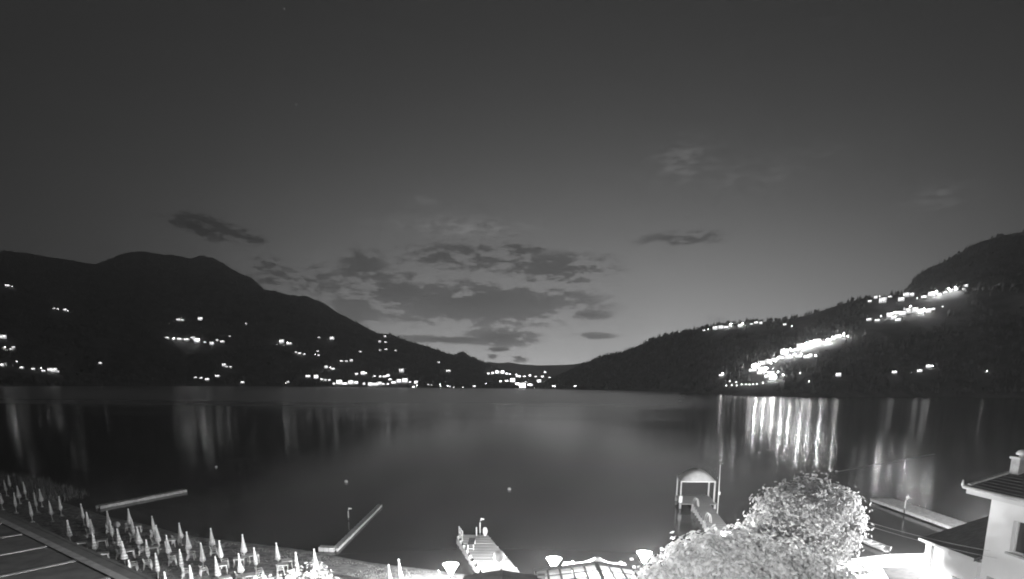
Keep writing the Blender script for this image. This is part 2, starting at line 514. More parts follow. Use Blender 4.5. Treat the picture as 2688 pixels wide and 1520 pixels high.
# ------------------------------------------------------------------ woods on the hills
LIGHTS = {
    'high_far_left': [(-2710,3299,508.5,28.6),(-2694,3315,505.5,9.1),(-2285,3049,365.5,10.2),(-2409,3244,384.0,10.8),(-2399,3278,384.9,21.7),(-2385,3278,378.6,8.7)],
    'shore_far_left': [(-1540,1817,56.1,17.7),(-1548,1836,58.9,9.6),(-1959,2334,171.3,24.3),(-1883,2271,127.2,15.7),(-1884,2284,134.3,9.5),(-1573,1913,70.4,6.6),(-1507,1850,50.3,11.4),(-1501,1882,47.4,12.8),(-1500,1915,47.2,9.1),(-1493,1912,42.3,12.9),(-1496,1945,44.4,16.3),(-1488,1951,41.6,22.8),(-1485,1960,39.8,9.8),(-1610,2354,80.5,13.7)],
    'hill_row': [(-1739,3053,227.2,24.3),(-1737,3106,224.9,19.0),(-1838,3350,346.1,25.5),(-1728,3153,227.5,38.3),(-1828,3379,346.6,12.3),(-1703,3168,227.3,32.6),(-1679,3194,235.7,21.1),(-1653,3175,220.2,34.3),(-1818,3549,365.0,34.1),(-1586,3124,213.3,14.9),(-1541,3100,201.1,25.8),(-1515,3110,220.8,14.7),(-1476,3083,213.0,25.5),(-1556,3338,259.0,13.7),(-1551,3546,346.8,10.3)],
    'scattered_hill': [(-1288,3390,232.2,34.8),(-1254,3396,226.1,32.8),(-1100,3065,163.2,13.9),(-1081,3066,157.3,19.0),(-1063,3072,153.8,15.6),(-1019,3120,153.3,8.7),(-1074,3332,183.1,14.9),(-1001,3117,151.8,15.7),(-1169,3653,280.2,16.4),(-904,2920,84.8,21.1),(-846,2822,77.0,23.5),(-1098,3689,271.5,34.9)],
    'low_left': [(-1344,2540,30.7,15.3),(-1295,2499,27.5,15.0),(-1156,2273,20.7,19.0),(-1215,2478,35.6,24.9),(-1229,2561,81.0,19.6),(-1212,2555,77.0,13.5),(-1204,2573,76.3,13.6),(-1050,2335,10.6,17.7),(-905,2390,7.0,8.2),(-969,2587,13.8,10.3)],
    'upper_shore': [(-875,3087,122.5,22.2),(-852,3086,121.9,18.7),(-828,3085,122.8,20.4),(-874,3464,188.3,19.0),(-807,3664,207.6,16.0),(-854,3882,271.9,21.2),(-859,4067,317.0,22.2),(-816,3877,269.9,19.0),(-776,3688,215.7,24.1),(-712,3674,208.0,15.9),(-548,2974,68.8,35.4),(-413,3364,128.2,14.4),(-335,3136,77.8,31.9)],
    'shore_village': [(-908,2667,40.6,25.5),(-872,2655,33.9,26.7),(-819,2576,27.0,11.5),(-805,2578,25.8,10.1),(-787,2577,24.6,11.5),(-734,2458,9.8,13.6),(-716,2479,9.9,30.2),(-696,2490,8.2,30.2),(-683,2537,10.2,27.9),(-664,2542,11.7,19.6),(-719,2773,53.4,16.8),(-697,2787,53.8,26.0),(-616,2480,9.5,9.5),(-686,2806,58.6,10.8),(-575,2417,4.9,22.5),(-563,2450,6.8,33.4),(-627,2732,43.8,13.4),(-548,2467,9.5,20.2),(-588,2666,40.6,13.1),(-531,2465,9.6,13.4),(-568,2658,42.0,21.7),(-514,2458,9.8,13.4),(-549,2646,43.4,18.7),(-524,2557,29.4,18.0),(-501,2508,15.0,27.2),(-481,2524,18.5,24.6),(-459,2547,19.4,30.3),(-443,2589,19.6,14.0),(-372,2245,0.0,12.1),(-415,2585,14.5,22.3),(-367,2601,8.3,14.0),(-352,2605,8.4,9.8),(-293,2408,7.3,9.0),(-235,2239,1.3,7.2),(-221,2229,0.9,4.8),(-186,2227,1.2,5.9),(-154,2362,5.0,15.1),(-112,2500,13.2,8.0)],
    'valley_town': [(-130,3172,68.1,15.2),(-110,3263,71.6,17.4),(-89,3418,76.2,27.3),(-58,2863,26.0,15.2),(-63,3457,76.3,27.6),(-36,3467,72.2,18.4),(-30,2910,28.7,21.7),(-18,3485,70.9,13.0),(-3,2928,27.5,31.1),(19,3591,71.1,13.4),(21,2567,13.0,40.9),(32,3467,56.8,36.9),(38,2338,2.5,37.3),(55,2964,20.6,47.3),(101,5437,83.8,63.6),(153,5541,89.8,29.5),(76,2625,10.0,27.9),(209,5485,85.3,29.2),(170,3908,29.2,45.8),(261,5387,79.0,51.6),(206,3916,29.5,14.6),(328,6125,133.5,65.2),(321,5330,76.2,28.4),(158,2308,7.8,16.0),(224,2160,10.1,13.9)],
    'crest': [(595,1903,184.4,10.2),(598,1876,181.7,9.0),(607,1834,181.5,22.0),(614,1809,181.3,21.7),(622,1784,182.0,21.5),(629,1773,183.9,12.9),(641,1729,180.8,18.9),(672,1726,186.7,12.7),(684,1727,189.2,16.9),(692,1709,186.7,12.6),(721,1627,175.5,12.2),(723,1587,166.6,6.9)],
    'upper_right': [(883,1526,223.0,10.1),(904,1541,233.6,13.3),(917,1545,238.4,5.1),(902,1503,218.7,25.0),(932,1526,234.9,13.3),(936,1489,220.2,20.1),(959,1505,233.1,20.4),(969,1503,234.9,15.3),(968,1478,223.6,6.1),(982,1475,226.0,17.2),(999,1474,231.0,20.3),(1014,1468,233.0,14.3),(1026,1467,236.8,13.3),(1037,1466,240.5,10.3),(1047,1463,242.4,13.4),(1662,2273,378.7,24.2)],
    'middle_right': [(827,1423,167.5,15.9),(839,1415,165.7,16.9),(852,1422,172.1,9.4),(873,1423,176.2,19.0),(874,1404,168.7,18.8),(892,1429,182.7,19.2),(875,1390,163.5,18.7),(899,1418,179.7,19.1),(919,1439,193.5,14.6),(912,1421,183.8,24.1),(926,1420,185.7,24.2),(936,1411,182.8,22.2),(951,1410,184.8,19.4),(966,1416,191.2,14.7),(988,1416,198.0,4.9)],
    'slope_village': [(464,1346,38.1,9.7),(501,1258,45.7,23.0),(516,1280,51.5,23.5),(493,1204,39.6,14.8),(533,1295,57.3,23.8),(506,1218,43.3,22.4),(491,1165,31.0,14.3),(551,1306,63.1,20.1),(508,1192,39.5,22.0),(494,1150,27.7,17.7),(571,1318,69.0,16.3),(504,1162,32.6,18.0),(593,1336,75.3,20.7),(609,1359,85.6,25.4),(625,1370,91.8,25.7),(608,1330,77.0,20.7),(636,1369,93.6,25.7),(620,1317,78.3,20.7),(646,1367,97.3,25.8),(659,1368,103.0,21.6),(619,1277,74.8,17.7),(625,1275,76.5,12.1),(670,1363,106.4,21.6),(679,1360,110.0,21.6),(681,1338,108.5,15.3),(691,1337,112.1,15.4),(704,1341,116.8,11.2),(716,1344,121.8,19.0)],
    'promenade': [(426,1199,14.3,3.6),(442,1226,23.5,3.7),(427,1172,15.4,5.0),(435,1171,20.9,5.0),(428,1149,14.5,3.5),(438,1150,16.8,4.2),(444,1145,16.9,4.2),(449,1140,16.3,3.5),(455,1137,17.0,4.2),(461,1136,18.0,3.5),(471,1132,19.6,5.6)],
    'isolated_right': [(545,1144,39.0,4.3),(522,1060,22.9,2.7),(571,1056,33.4,10.2),(722,1142,41.8,11.5),(774,1147,44.8,11.8),(807,1172,53.5,12.1),(808,1164,51.7,8.0),(869,1106,44.8,3.2),(1853,2264,461.6,6.7)],
}

flat_lights = [(math.atan2(p[0], p[1]), math.hypot(p[0], p[1]), p[3]) for L in LIGHTS.values() for p in L]
cell = {}
for lb, ld, ls in flat_lights:
    for k in (-1, 0, 1):
        cell.setdefault(round(lb / 0.012) + k, []).append((lb, ld, ls))


def make_woods(name, hill, count, hmin, hmax, far, label, seed, tmax=1e9):
    rnd = random.Random(seed)
    me = hill.data
    polys = [p for p in me.polygons if p.center.z > 1.0 and math.hypot(p.center.x, p.center.y) < tmax]
    acc, cum = 0, []
    for p in polys:
        acc += p.area
        cum.append(acc)
    import bisect
    mb = MB()
    made = 0
    for _ in range(count):
        p = polys[bisect.bisect(cum, rnd.random() * acc) % len(polys)]
        vs = [me.vertices[i].co for i in p.vertices]
        a, c = rnd.random(), rnd.random()
        q = (vs[0] * (1 - a) + vs[1] * a) * (1 - c) + (vs[3] * (1 - a) + vs[2] * a) * c
        if q.z < 1.5 or q.y < 20:
            continue
        bb, dd = math.atan2(q.x, q.y), math.hypot(q.x, q.y)
        bad = False
        for lb, ld, ls in cell.get(round(bb / 0.012), ()):
            if abs(bb - lb) * ld < ls * 0.6 + 5 and -10 < ld - dd < far:
                bad = True
                break
        if bad:
            continue
        if noise.noise((q.x * 0.006, q.y * 0.006, 2)) < -0.45:
            continue
        h = rnd.uniform(hmin, hmax)
        n = 5
        r0 = rnd.random() * 6.28
        vsn, fs = [], []
        if rnd.random() < 0.55:      # spruce
            r = h * rnd.uniform(.16, .24)
            ring = [(q.x + r * math.cos(r0 + k * 1.2566), q.y + r * math.sin(r0 + k * 1.2566), q.z + h * .08 * rnd.random()) for k in range(n)]
            vsn = ring + [(q.x, q.y, q.z + h)]
            fs = [(k, (k + 1) % n, n) for k in range(n)]
        else:                         # broadleaf
            h *= .75
            r = h * rnd.uniform(.3, .42)
            low = [(q.x + r * .7 * math.cos(r0 + k * 1.2566), q.y + r * .7 * math.sin(r0 + k * 1.2566), q.z + h * .1) for k in range(n)]
            mid = [(q.x + r * rnd.uniform(.8, 1.15) * math.cos(r0 + .5 + k * 1.2566), q.y + r * math.sin(r0 + .5 + k * 1.2566), q.z + h * rnd.uniform(.55, .72)) for k in range(n)]
            vsn = low + mid + [(q.x + rnd.uniform(-.2, .2) * r, q.y, q.z + h)]
            for k in range(n):
                k2 = (k + 1) % n
                fs += [(k, k2, n + k), (k2, n + k2, n + k), (n + k, n + k2, 2 * n)]
        mb.add(vsn, fs)
        made += 1
    o = mb.build(name, mat('conifer_foliage', 0.42, 1.0, spread=0.4, scale=0.05))
    tag(o, label, 'woodland', kind='stuff')
    return o


make_woods('forest', left_hill, 15000, 10, 20, 130, 'dark wood covering the long mountain slope across the lake', 3)
make_woods('forest', right_hill, 11000, 8, 17, 90, 'dark wood covering the low hill beyond the gazebo pier', 4)
make_woods('forest', back_hill, 4000, 12, 20, 10, 'dark wood on the steep mountain behind the low hill', 5)
make_woods('forest', valley, 2500, 8, 15, 150, 'dark trees on the valley floor at the end of the lake', 6, 4200)

# ------------------------------------------------------------------ lit houses and street lamps of the villages
plaster = mat('house_plaster', 0.4, 0.9, spread=0.1, scale=0.4)
tiles_dark = mat('house_tiles', 0.12, 0.9, spread=0.2, scale=0.5)
lamp_iron = mat('lamp_iron', 0.12, 0.5, metal=0.6)


def house_mesh(kind):
    """unit house one metre wide, front towards -Y: walls, roof and rows of lit windows"""
    mb = MB()
    w, d, h, r = (0.5, 0.36, 0.52, 0.80) if kind == 0 else ((0.5, 0.3, 0.72, 0.92) if kind == 1 else (0.5, 0.3, 0.36, 0.52))
    mb.box(-w, -d, -0.35, w, d, h)
    mb.cur = 1
    e = 0.06
    mb.add([(-w - e, -d - e, h + .002), (w + e, -d - e, h + .002), (w + e, d + e, h + .002), (-w - e, d + e, h + .002), (-w * .6, 0, r), (w * .6, 0, r)],
           [(0, 1, 5, 4), (1, 2, 5), (2, 3, 4, 5), (3, 0, 4), (3, 2, 1, 0)])
    mb.cur = 2
    nrow = 2 if kind != 1 else 3
    nc = 4 if kind != 2 else 6
    for i in range(nrow):
        for k in range(nc):
            cx = -w + (k + .5) * 2 * w / nc
            z0 = h * (i + .16) / nrow
            z1 = h * (i + .86) / nrow
            hw = w / nc * .5
            mb.add([(cx - hw, -d - .012, z0), (cx + hw, -d - .012, z0), (cx + hw, -d - .012, z1), (cx - hw, -d - .012, z1)], [(0, 1, 2, 3)])
    mb.cur = 3
    mb.ball((.12, -d - .16, h * .62), .085 if kind != 2 else .075, 6, 4)
    mb.ball((-.3, -d - .13, h * .5), .06, 6, 4)
    return mb


HOUSES = {}
LAMPS = {}


def village_house(kind, win):
    key = (kind, win)
    if key not in HOUSES:
        o = house_mesh(kind).build('lit_house', [plaster, tiles_dark, glow('lit_window_%g' % win, win), glow('porch_lamp_%g' % win, win * 5)])
        HOUSES[key] = o.data
        bpy.data.objects.remove(o)
    o = bpy.data.objects.new('lit_house', HOUSES[key])
    COL.objects.link(o)
    return o


def village_lamp(st):
    if st not in LAMPS:
        mb = MB()
        mb.tube([(0, 0, -2), (0, 0, 6.6)], [.09, .07], 5)
        mb.cur = 1
        mb.ball((0, 0, 7.3), 0.75, 6, 4)
        o = mb.build('street_lamp', [lamp_iron, glow('street_lamp_glow_%g' % st, st)])
        LAMPS[st] = o.data
        bpy.data.objects.remove(o)
    o = bpy.data.objects.new('street_lamp', LAMPS[st])
    COL.objects.link(o)
    return o


# cluster: phrase, window strength, lamp strength, lamps beside the houses
CLUSTERS = {
    'high_far_left': ('hamlet high on the mountain slope', 2, 25, 0),
    'shore_far_left': ('low mountain village near the photo edge', 1.6, 20, 0),
    'hill_row': ('long row of lights up the mountain', 2, 25, 0),
    'scattered_hill': ('scattered lights above the shore village', 2, 25, 0),
    'low_left': ('few lights under the mountain row', 1.6, 20, 0),
    'upper_shore': ('slope lights behind the shore village', 1.6, 20, 0),
    'shore_village': ('bright village along the far shore', 3, 28, 0),
    'valley_town': ('town in the valley gap', 6, 60, 0),
    'crest': ('settlement on the low hill crest', 1.8, 20, 0),
    'upper_right': ('top row of lights on the low hill', 1.8, 20, 0),
    'middle_right': ('second row of lights on the low hill', 1.8, 20, 0),
    'slope_village': ('bright village climbing the low hill', 2.2, 20, 1),
    'promenade': ('lakeside promenade below the bright village', 2, 25, 0),
    'isolated_right': ('dark slope beside the bright village', 2, 25, 0),
}
# floodlights that throw the long streaks on the water: cluster, bearing (x / y), strength
FLOOD = [('slope_village', .402, 1575), ('slope_village', .416, 1125), ('slope_village', .430, 600), ('slope_village', .447, 1125), ('slope_village', .460, 975),
         ('slope_village', .478, 1725), ('slope_village', .493, 975), ('slope_village', .512, 1575), ('slope_village', .537, 600),
         ('middle_right', .617, 1155), ('middle_right', .640, 550), ('middle_right', .662, 715), ('upper_right', .679, 1320), ('upper_right', .698, 605), ('upper_right', .708, 660),
         ('crest', .353, 270), ('crest', .372, 234), ('hill_row', -.555, 200), ('hill_row', -.541, 200), ('hill_row', -.517, 520), ('hill_row', -.527, 150),
         ('scattered_hill', -.383, 180), ('scattered_hill', -.370, 200), ('scattered_hill', -.302, 160), ('high_far_left', -.745, 300), ('shore_far_left', -.842, 200), ('shore_far_left', -.833, 200)]
rnd = random.Random(11)
for cname, pts in LIGHTS.items():
    phrase, ws, lstr, extra = CLUSTERS[cname]
    hs = [p for p in pts if p[3] >= 9.5 and cname != 'promenade']
    ls = [p for p in pts if p not in hs]
    among = []
    for i, (x, y, z, s) in enumerate(hs):
        w = max(8.0, min(20.0, s * 0.62)) * (1.3 if x < 200 else 1.1)
        o = village_house(rnd.choice((0, 0, 1, 2)) if s < 20 else rnd.choice((1, 2)), ws)
        o.location = (x, y, z + 0.5)
        o.scale = (w, w, w)
        o.rotation_euler = (0, 0, math.atan2(-x, y) + rnd.uniform(-.4, .4))
        tag(o, '%s lit house from the left in the %s' % (ordinal(i), phrase), 'house', 'lit houses of the ' + phrase)
        if extra:
            for k in range(2):
                among.append((x + rnd.uniform(-16, 16), y - rnd.uniform(6, 16), z - 1.5 + rnd.uniform(-.5, 2), rnd.uniform(.7, 1.0)))
    among.sort(key=lambda q: q[0] / q[1])
    for i, (x, y, z, sc) in enumerate(among):
        q = village_lamp(lstr * 4)
        q.location = (x, y, z)
        q.scale = (sc, sc, sc)
        tag(q, '%s street lamp from the left between houses of the %s' % (ordinal(i), phrase), 'street lamp', 'street lamps between houses of the ' + phrase)
    fl = sorted([f for f in FLOOD if f[0] == cname], key=lambda f: f[1])
    for i, (_, br, st) in enumerate(fl):
        x, y, z, s = min(pts, key=lambda q: abs(q[0] / q[1] - br))
        o = village_lamp(st)
        o.name = 'floodlight'
        o.location = (br * y - 1, y - 14, z + 1.0)
        tag(o, '%s floodlight from the left in the %s' % (ordinal(i), phrase), 'floodlight', 'floodlights of the ' + phrase)
    for i, (x, y, z, s) in enumerate(ls):
        o = village_lamp(lstr)
        k = max(.75, min(1.6, s / 7.0))
        o.location = (x, y, z - 3)
        o.scale = (k, k, k)
        tag(o, '%s street lamp from the left in the %s' % (ordinal(i), phrase), 'street lamp', 'street lamps of the ' + phrase)
for i, (x, y) in enumerate([(-350, 2180), (-262, 2168), (-236, 2172)]):
    o = village_lamp(50)
    o.location = (x, y, 1.5)
    tag(o, '%s from the left of three waterline lamps before the shore village' % ordinal(i), 'street lamp', 'waterline lamps of the far shore')

# ------------------------------------------------------------------ parasols, chairs and tables on the beach
cloth = mat('parasol_cloth', 0.6, 0.9, spread=0.12, scale=6)
cloth_dark = mat('parasol_stripe', 0.42, 0.9, spread=0.15, scale=6)
white_pole = mat('white_metal', 0.7, 0.45, spread=0.1, scale=9)
plastic = mat('white_plastic', 0.75, 0.45, spread=0.08, scale=5)
concrete = mat('concrete', 0.42, 0.9, spread=0.2, scale=4, bump=0.01)


def make_parasol(striped, flare):
    root = empty('closed_parasol')
    mb = MB()
    mb.tube([(0, 0, -.15), (0, 0, 2.08)], 0.026, 8)
    mb.build('pole', white_pole, root, True, True)
    MB().lathe((0, 0, 0), [(.2, -.05), (.2, .05), (.16, .09), (.05, .10), (.045, .3), (.03, .3)], 12).build('ground_socket', concrete, root, False, True)
    prof = [(.03, .62), (.07 + flare * .5, .68), (.135 + flare, .78), (.142 + flare * .7, .95), (.125 + flare * .3, 1.2), (.10, 1.5), (.07, 1.8), (.05, 1.98), (.035, 2.04)]
    n = 24
    wob = lambda a, i: 1 + (.20 if i < 6 else .1) * math.cos(8 * a + i * .28)
    mb = MB()
    if striped:
        pr = []
        bands = 12
        for i in range(bands * 2 + 1):
            z = .62 + (2.04 - .62) * i / (bands * 2)
            r = interp(z, [(q[1], q[0]) for q in prof])[0]
            pr.append((r * (1.07 if (i // 2) % 2 else .95), z))
        mb.lathe((0, 0, 0), pr, n, lambda a, i: 1 + .16 * math.cos(8 * a))
        for fi in range(bands * 2):
            if (fi // 2) % 2 == 0 and fi < bands * 2 - 6:
                for k in range(n):
                    if k % 24 < 12:
                        mb.mi[fi * n + k] = 1
        mb.build('canopy', [cloth, cloth_dark], root, True, True)
    else:
        mb.lathe((0, 0, 0), prof, n, wob)
        mb.build('canopy', cloth, root, True, True)
    MB().lathe((0, 0, 0), [(.05, 2.03), (.062, 2.06), (.062, 2.11), (.03, 2.15)], 10).build('finial', plastic, root, True, True)
    z = .98
    r = interp(z, [(q[1], q[0]) for q in prof])[0] * 1.14
    MB().lathe((0, 0, 0), [(r, z), (r + .006, z + .01), (r + .002, z + .05), (r - .01, z + .055)], 16).build('strap', plastic, root, True, True)
    return root


PLAIN = [(-57.5,65.2), (-64.3,73.8), (-67.3,77.9), (-58.7,69), (-60.4,72), (-54.8,63.8), (-49.5,59.4), (-52.9,64.3), (-54.9,67.5), (-47.9,60), (-49,62.7), (-43.6,58.6), (-40.4,54.9), (-39.3,56.1), (-36.1,51.8), (-37.7,56.8), (-34.8,52.8), (-33.7,54.1), (-30.8,49.9), (-31.9,49), (-29.7,51.4), (-26.9,47.6), (-27.7,46.1), (-25.6,48.9), (-23.1,45.3), (-23.8,43.9), (-21.9,46.7), (-19.5,43.4), (-19.8,41.6), (-18.4,44.9), (-14.8,43.1), (-7.9,40.5), (-8.3,38.9), (-4.8,37.9)]
STRIPED = [(-39.5,51.2), (-38,52), (-34.5,47.3), (-33.1,48.3), (-30.2,44.4), (-28.9,45.3), (-25.9,41.5), (-24.8,42.7), (-21,40.6), (-26.7,39.7), (-21.8,38.6), (-22.6,37), (-15.8,41.9)]
rnd = random.Random(5)
for striped, pts in ((False, PLAIN), (True, STRIPED)):
    protos = [make_parasol(striped, f) for f in (0.0, 0.05, 0.1)]
    used = set()
    pts = sorted(pts, key=lambda p: p[0] / p[1])
    for i, (x, y) in enumerate(pts):
        k = rnd.choice((0, 0, 1, 2))
        o = copy_tree(protos[k])
        o.location = (x, y, ground_z(x, y))
        lean = Matrix.Rotation(math.radians(rnd.uniform(1.5, 5)), 4, Vector((-.35, -.94, 0)).normalized()) @ Matrix.Rotation(math.radians(rnd.uniform(-2, 2)), 4, 'X')
        o.rotation_euler = (lean @ Matrix.Rotation(rnd.random() * 6.28, 4, 'Z')).to_euler()
        s = rnd.uniform(.96, 1.05)
        o.scale = (s, s, s)
        if striped:
            tag(o, '%s from the left of the closed striped parasols on the beach' % ordinal(i), 'parasol', 'closed striped parasols')
        else:
            tag(o, '%s from the left of the closed plain pale parasols on the beach' % ordinal(i), 'parasol', 'closed plain parasols')
    for p in protos:
        for c in list(p.children):
            bpy.data.objects.remove(c)
        bpy.data.objects.remove(p)


def make_chair():
    """moulded plastic armchair facing +Y"""
    root = empty('armchair')
    MB().add([(-.23, -.2, .41), (.23, -.2, .41), (.26, .24, .43), (-.26, .24, .43), (-.23, -.2, .445), (.23, -.2, .445), (.26, .24, .465), (-.26, .24, .465)],
             [(3, 2, 1, 0), (4, 5, 6, 7), (0, 1, 5, 4), (1, 2, 6, 5), (2, 3, 7, 6), (3, 0, 4, 7)]).build('seat', plastic, root, False, True)
    mb = MB()
    n = 8
    vs = []
    for j, (z, y, w) in enumerate([(.42, -.20, .23), (.6, -.25, .25), (.75, -.29, .25), (.84, -.31, .19)]):
        for th in (0, .022):
            for k in range(n + 1):
                u = -1 + 2 * k / n
                vs.append((u * w, y + .05 * u * u - th, z - (.05 * u * u if j == 3 else 0)))
    m1 = n + 1
    fs = []
    for j in range(3):
        for side in (0, 1):
            for k in range(n):
                a = (2 * j + side) * m1 + k
                q = (a, a + 1, a + 2 * m1 + 1, a + 2 * m1)
                fs.append(q if side else q[::-1])
        for k in (0, n):
            fs.append(((2 * j) * m1 + k, (2 * j + 1) * m1 + k, (2 * j + 3) * m1 + k, (2 * j + 2) * m1 + k))
    for k in range(n):
        fs.append((6 * m1 + k, 6 * m1 + k + 1, 7 * m1 + k + 1, 7 * m1 + k))
    mb.add(vs, fs)
    mb.build('backrest', plastic, root, False, True)
    for s in (-1, 1):
        mb = MB()
        mb.bar((s * .27, -.27, .62), (s * .29, .22, .64), .06, .03)
        mb.bar((s * .29, .21, .63), (s * .28, .25, .44), .05, .03)
        mb.build('armrest', plastic, root, False, True)
        for yy, y2 in ((-.2, -.27), (.23, .27)):
            MB().hexa([(s * .30 - .03, y2 - .03, 0), (s * .30 + .03, y2 - .03, 0), (s * .30 + .03, y2 + .03, 0), (s * .30 - .03, y2 + .03, 0),
                       (s * .24 - .045, yy - .045, .44), (s * .24 + .045, yy - .045, .44), (s * .24 + .045, yy + .045, .44), (s * .24 - .045, yy + .045, .44)]).build('leg', plastic, root, False, True)
    return root


def make_table():
    root = empty('beach_table')
    mb = MB()
    mb.box(-.4, -.4, .69, .4, .4, .715)
    for a in (-1, 1):
        mb.box(-.39, a * .385 - .015, .635, .39, a * .385 + .015, .69)
        mb.box(a * .385 - .015, -.36, .635, a * .385 + .015, .36, .69)
    mb.build('table_top', plastic, root, False, True)
    for sx in (-1, 1):
        for sy in (-1, 1):
            MB().hexa([(sx * .37 - .02, sy * .37 - .02, 0), (sx * .37 + .02, sy * .37 - .02, 0), (sx * .37 + .02, sy * .37 + .02, 0), (sx * .37 - .02, sy * .37 + .02, 0),
                       (sx * .34 - .03, sy * .34 - .03, .64), (sx * .34 + .03, sy * .34 - .03, .64), (sx * .34 + .03, sy * .34 + .03, .64), (sx * .34 - .03, sy * .34 + .03, .64)]).build('leg', plastic, root, False, True)
    return root


CHAIRS = [(-39.6,53.8), (-38.8,55.4), (-37.6,56.4), (-34.7,52.5), (-33.7,54), (-31.5,50.5), (-31.2,48.2), (-30.5,51.9), (-27.1,45.4), (-26.4,46.9), (-25.3,48.4), (-23.3,42.9), (-22.6,44.8), (-21.7,46.4), (-28.4,44.3), (-32.3,47), (-29.2,43.8), (-24.2,42.2), (-18.9,42.5), (-17.6,43.2), (-19.9,41.4)]
TABLES = [(-37.1,49.3), (-33.1,46.1), (-36.6,56), (-30.3,48.2), (-30.9,50.4), (-22.7,43), (-22.2,44.8), (-21,46.3), (-31.6,47), (-36,50.2), (-21.3,46.5), (-17.7,44.8), (-18.7,43), (-19,41), (-20.4,40.3)]
proto = make_chair()
for i, (x, y) in enumerate(sorted(CHAIRS, key=lambda p: p[0] / p[1])):
    o = proto if i == 0 else copy_tree(proto)
    o.location = (x, y, ground_z(x, y))
    o.rotation_euler = (0, 0, math.radians(-62 + rnd.uniform(-14, 14)))
    tag(o, '%s from the left of the white plastic armchairs on the beach' % ordinal(i), 'chair', 'plastic armchairs on the beach')
# tables that would stand in a chair move half a metre towards the lake
proto = make_table()
done = []
for x, y in TABLES:
    for cx, cy in CHAIRS + PLAIN:
        if math.hypot(x - cx, y - cy) < .62:
            x, y = x + .55, y + .35
    if all(math.hypot(x - a, y - c) > 1.0 for a, c in done):
        done.append((x, y))
for i, (x, y) in enumerate(sorted(done, key=lambda p: p[0] / p[1])):
    o = proto if i == 0 else copy_tree(proto)
    o.location = (x, y, ground_z(x, y))
    o.rotation_euler = (0, 0, math.radians(28 + rnd.uniform(-12, 12)))
    tag(o, '%s from the left of the square white plastic tables on the beach' % ordinal(i), 'table', 'plastic tables on the beach')

# shiny ball near the water
root = tag(empty('play_ball', (-39.8, 57.9, ground_z(-39.8, 57.9))), 'large shiny ball lying between the parasols by the water', 'ball')
for k in range(6):
    mb = MB()
    vs, fs = [], []
    for j in range(9):
        for q in range(3):
            a = (k + q / 2) * math.pi / 3
            th = math.pi * j / 8
            vs.append((-39.8 + .33 * math.sin(th) * math.cos(a), 57.9 + .33 * math.sin(th) * math.sin(a), root.location.z + .33 - .33 * math.cos(th)))
    for j in range(8):
        for q in range(2):
            fs.append((j * 3 + q, j * 3 + q + 1, j * 3 + q + 4, j * 3 + q + 3))
    mb.add(vs, fs).build('ball_panel', mat('ball_white', .8, .15) if k % 2 else mat('ball_grey', .35, .15), root, True)

# ------------------------------------------------------------------ lamps with inverted-cone heads


def lamp_glass_mat(name, e):
    if name in MATS:
        return MATS[name]
    mt = bpy.data.materials.new(name)
    mt.use_nodes = True
    q = mt.node_tree
    em = nd(q, 'ShaderNodeEmission')
    em.inputs[1].default_value = e
    tp = nd(q, 'ShaderNodeBsdfTransparent')
    ad = nd(q, 'ShaderNodeAddShader')
    q.links.new(em.outputs[0], ad.inputs[0])
    q.links.new(tp.outputs[0], ad.inputs[1])
    q.links.new(ad.outputs[0], q.nodes['Material Output'].inputs[0])
    mt.cycles.emission_sampling = 'NONE'
    MATS[name] = mt
    return mt


def bulb(parent, x, y, z, power, r=.12):
    d = bpy.data.lights.new('bulb', 'POINT')
    d.energy = power
    d.shadow_soft_size = r
    o = bpy.data.objects.new('bulb', d)
    COL.objects.link(o)
    o.parent = parent
    w = world_loc(parent)
    o.location = (x - w.x, y - w.y, z - w.z)
    return o


LAMP_GLOW = lamp_glass_mat('lantern_glow', 4.0)


def lantern(x, y, zh, label, k=1.2, st=1.0):
    """garden lamp: iron post, flared glowing glass and a flat cap"""
    z0 = ground_z(x, y)
    root = tag(empty('garden_lamp', (x, y, z0)), label, 'lamp', 'lit garden lamps with flared heads')
    MB().lathe((x, y, z0), [(.11, -.1), (.11, .12), (.05, .2), (.04, zh - z0 - .42 * k), (.09, zh - z0 - .36 * k)], 12).build('post', mat('lamp_white', .6, .5), root, True)
    MB().lathe((x, y, zh), [(.10 * k, -.34 * k), (.16 * k, -.24 * k), (.30 * k, .02 * k), (.43 * k, .24 * k)], 18).build('lamp_glass', LAMP_GLOW, root, True)
    bulb(root, x, y, zh, LAMP_W * st)
    MB().lathe((x, y, zh), [(.46 * k, .255 * k), (.46 * k, .275 * k), (.2 * k, .33 * k), (.03, .36 * k)], 18).build('cap', LAMP_GLOW, root, True)
    return root


lantern(-4.11, 38.5, 2.66, 'lit lamp at the foot of the planked pier by the beach', st=4.0)
lantern(2.99, 40.0, 2.69, 'lit lamp with flared head between the pier and the glazed pavilion', st=3.0)
lantern(9.33, 40.0, 3.18, 'lit lamp glowing among leaves beside the glazed pavilion', st=3.0)
lantern(34.5, 41.0, 5.3, 'lit lamp on the terrace, behind the low white wing', st=TERR)
lantern(20.6, 33.4, 3.3, 'lit lamp behind the leafy tree before the white house wall', st=WALL)
lantern(17.3, 46.0, 3.1, 'lit lamp at the root of the gazebo pier, behind the trees', st=PIER)
# the same lamps go on along the promenade on this side
lantern(-14.8, 32.8, 3.1, 'lit promenade lamp behind the leafy shrub', st=BEACH)
lantern(2.5, 9.5, 11.0, 'tall lit lamp standing under the webcam, before everything else', st=PROM)

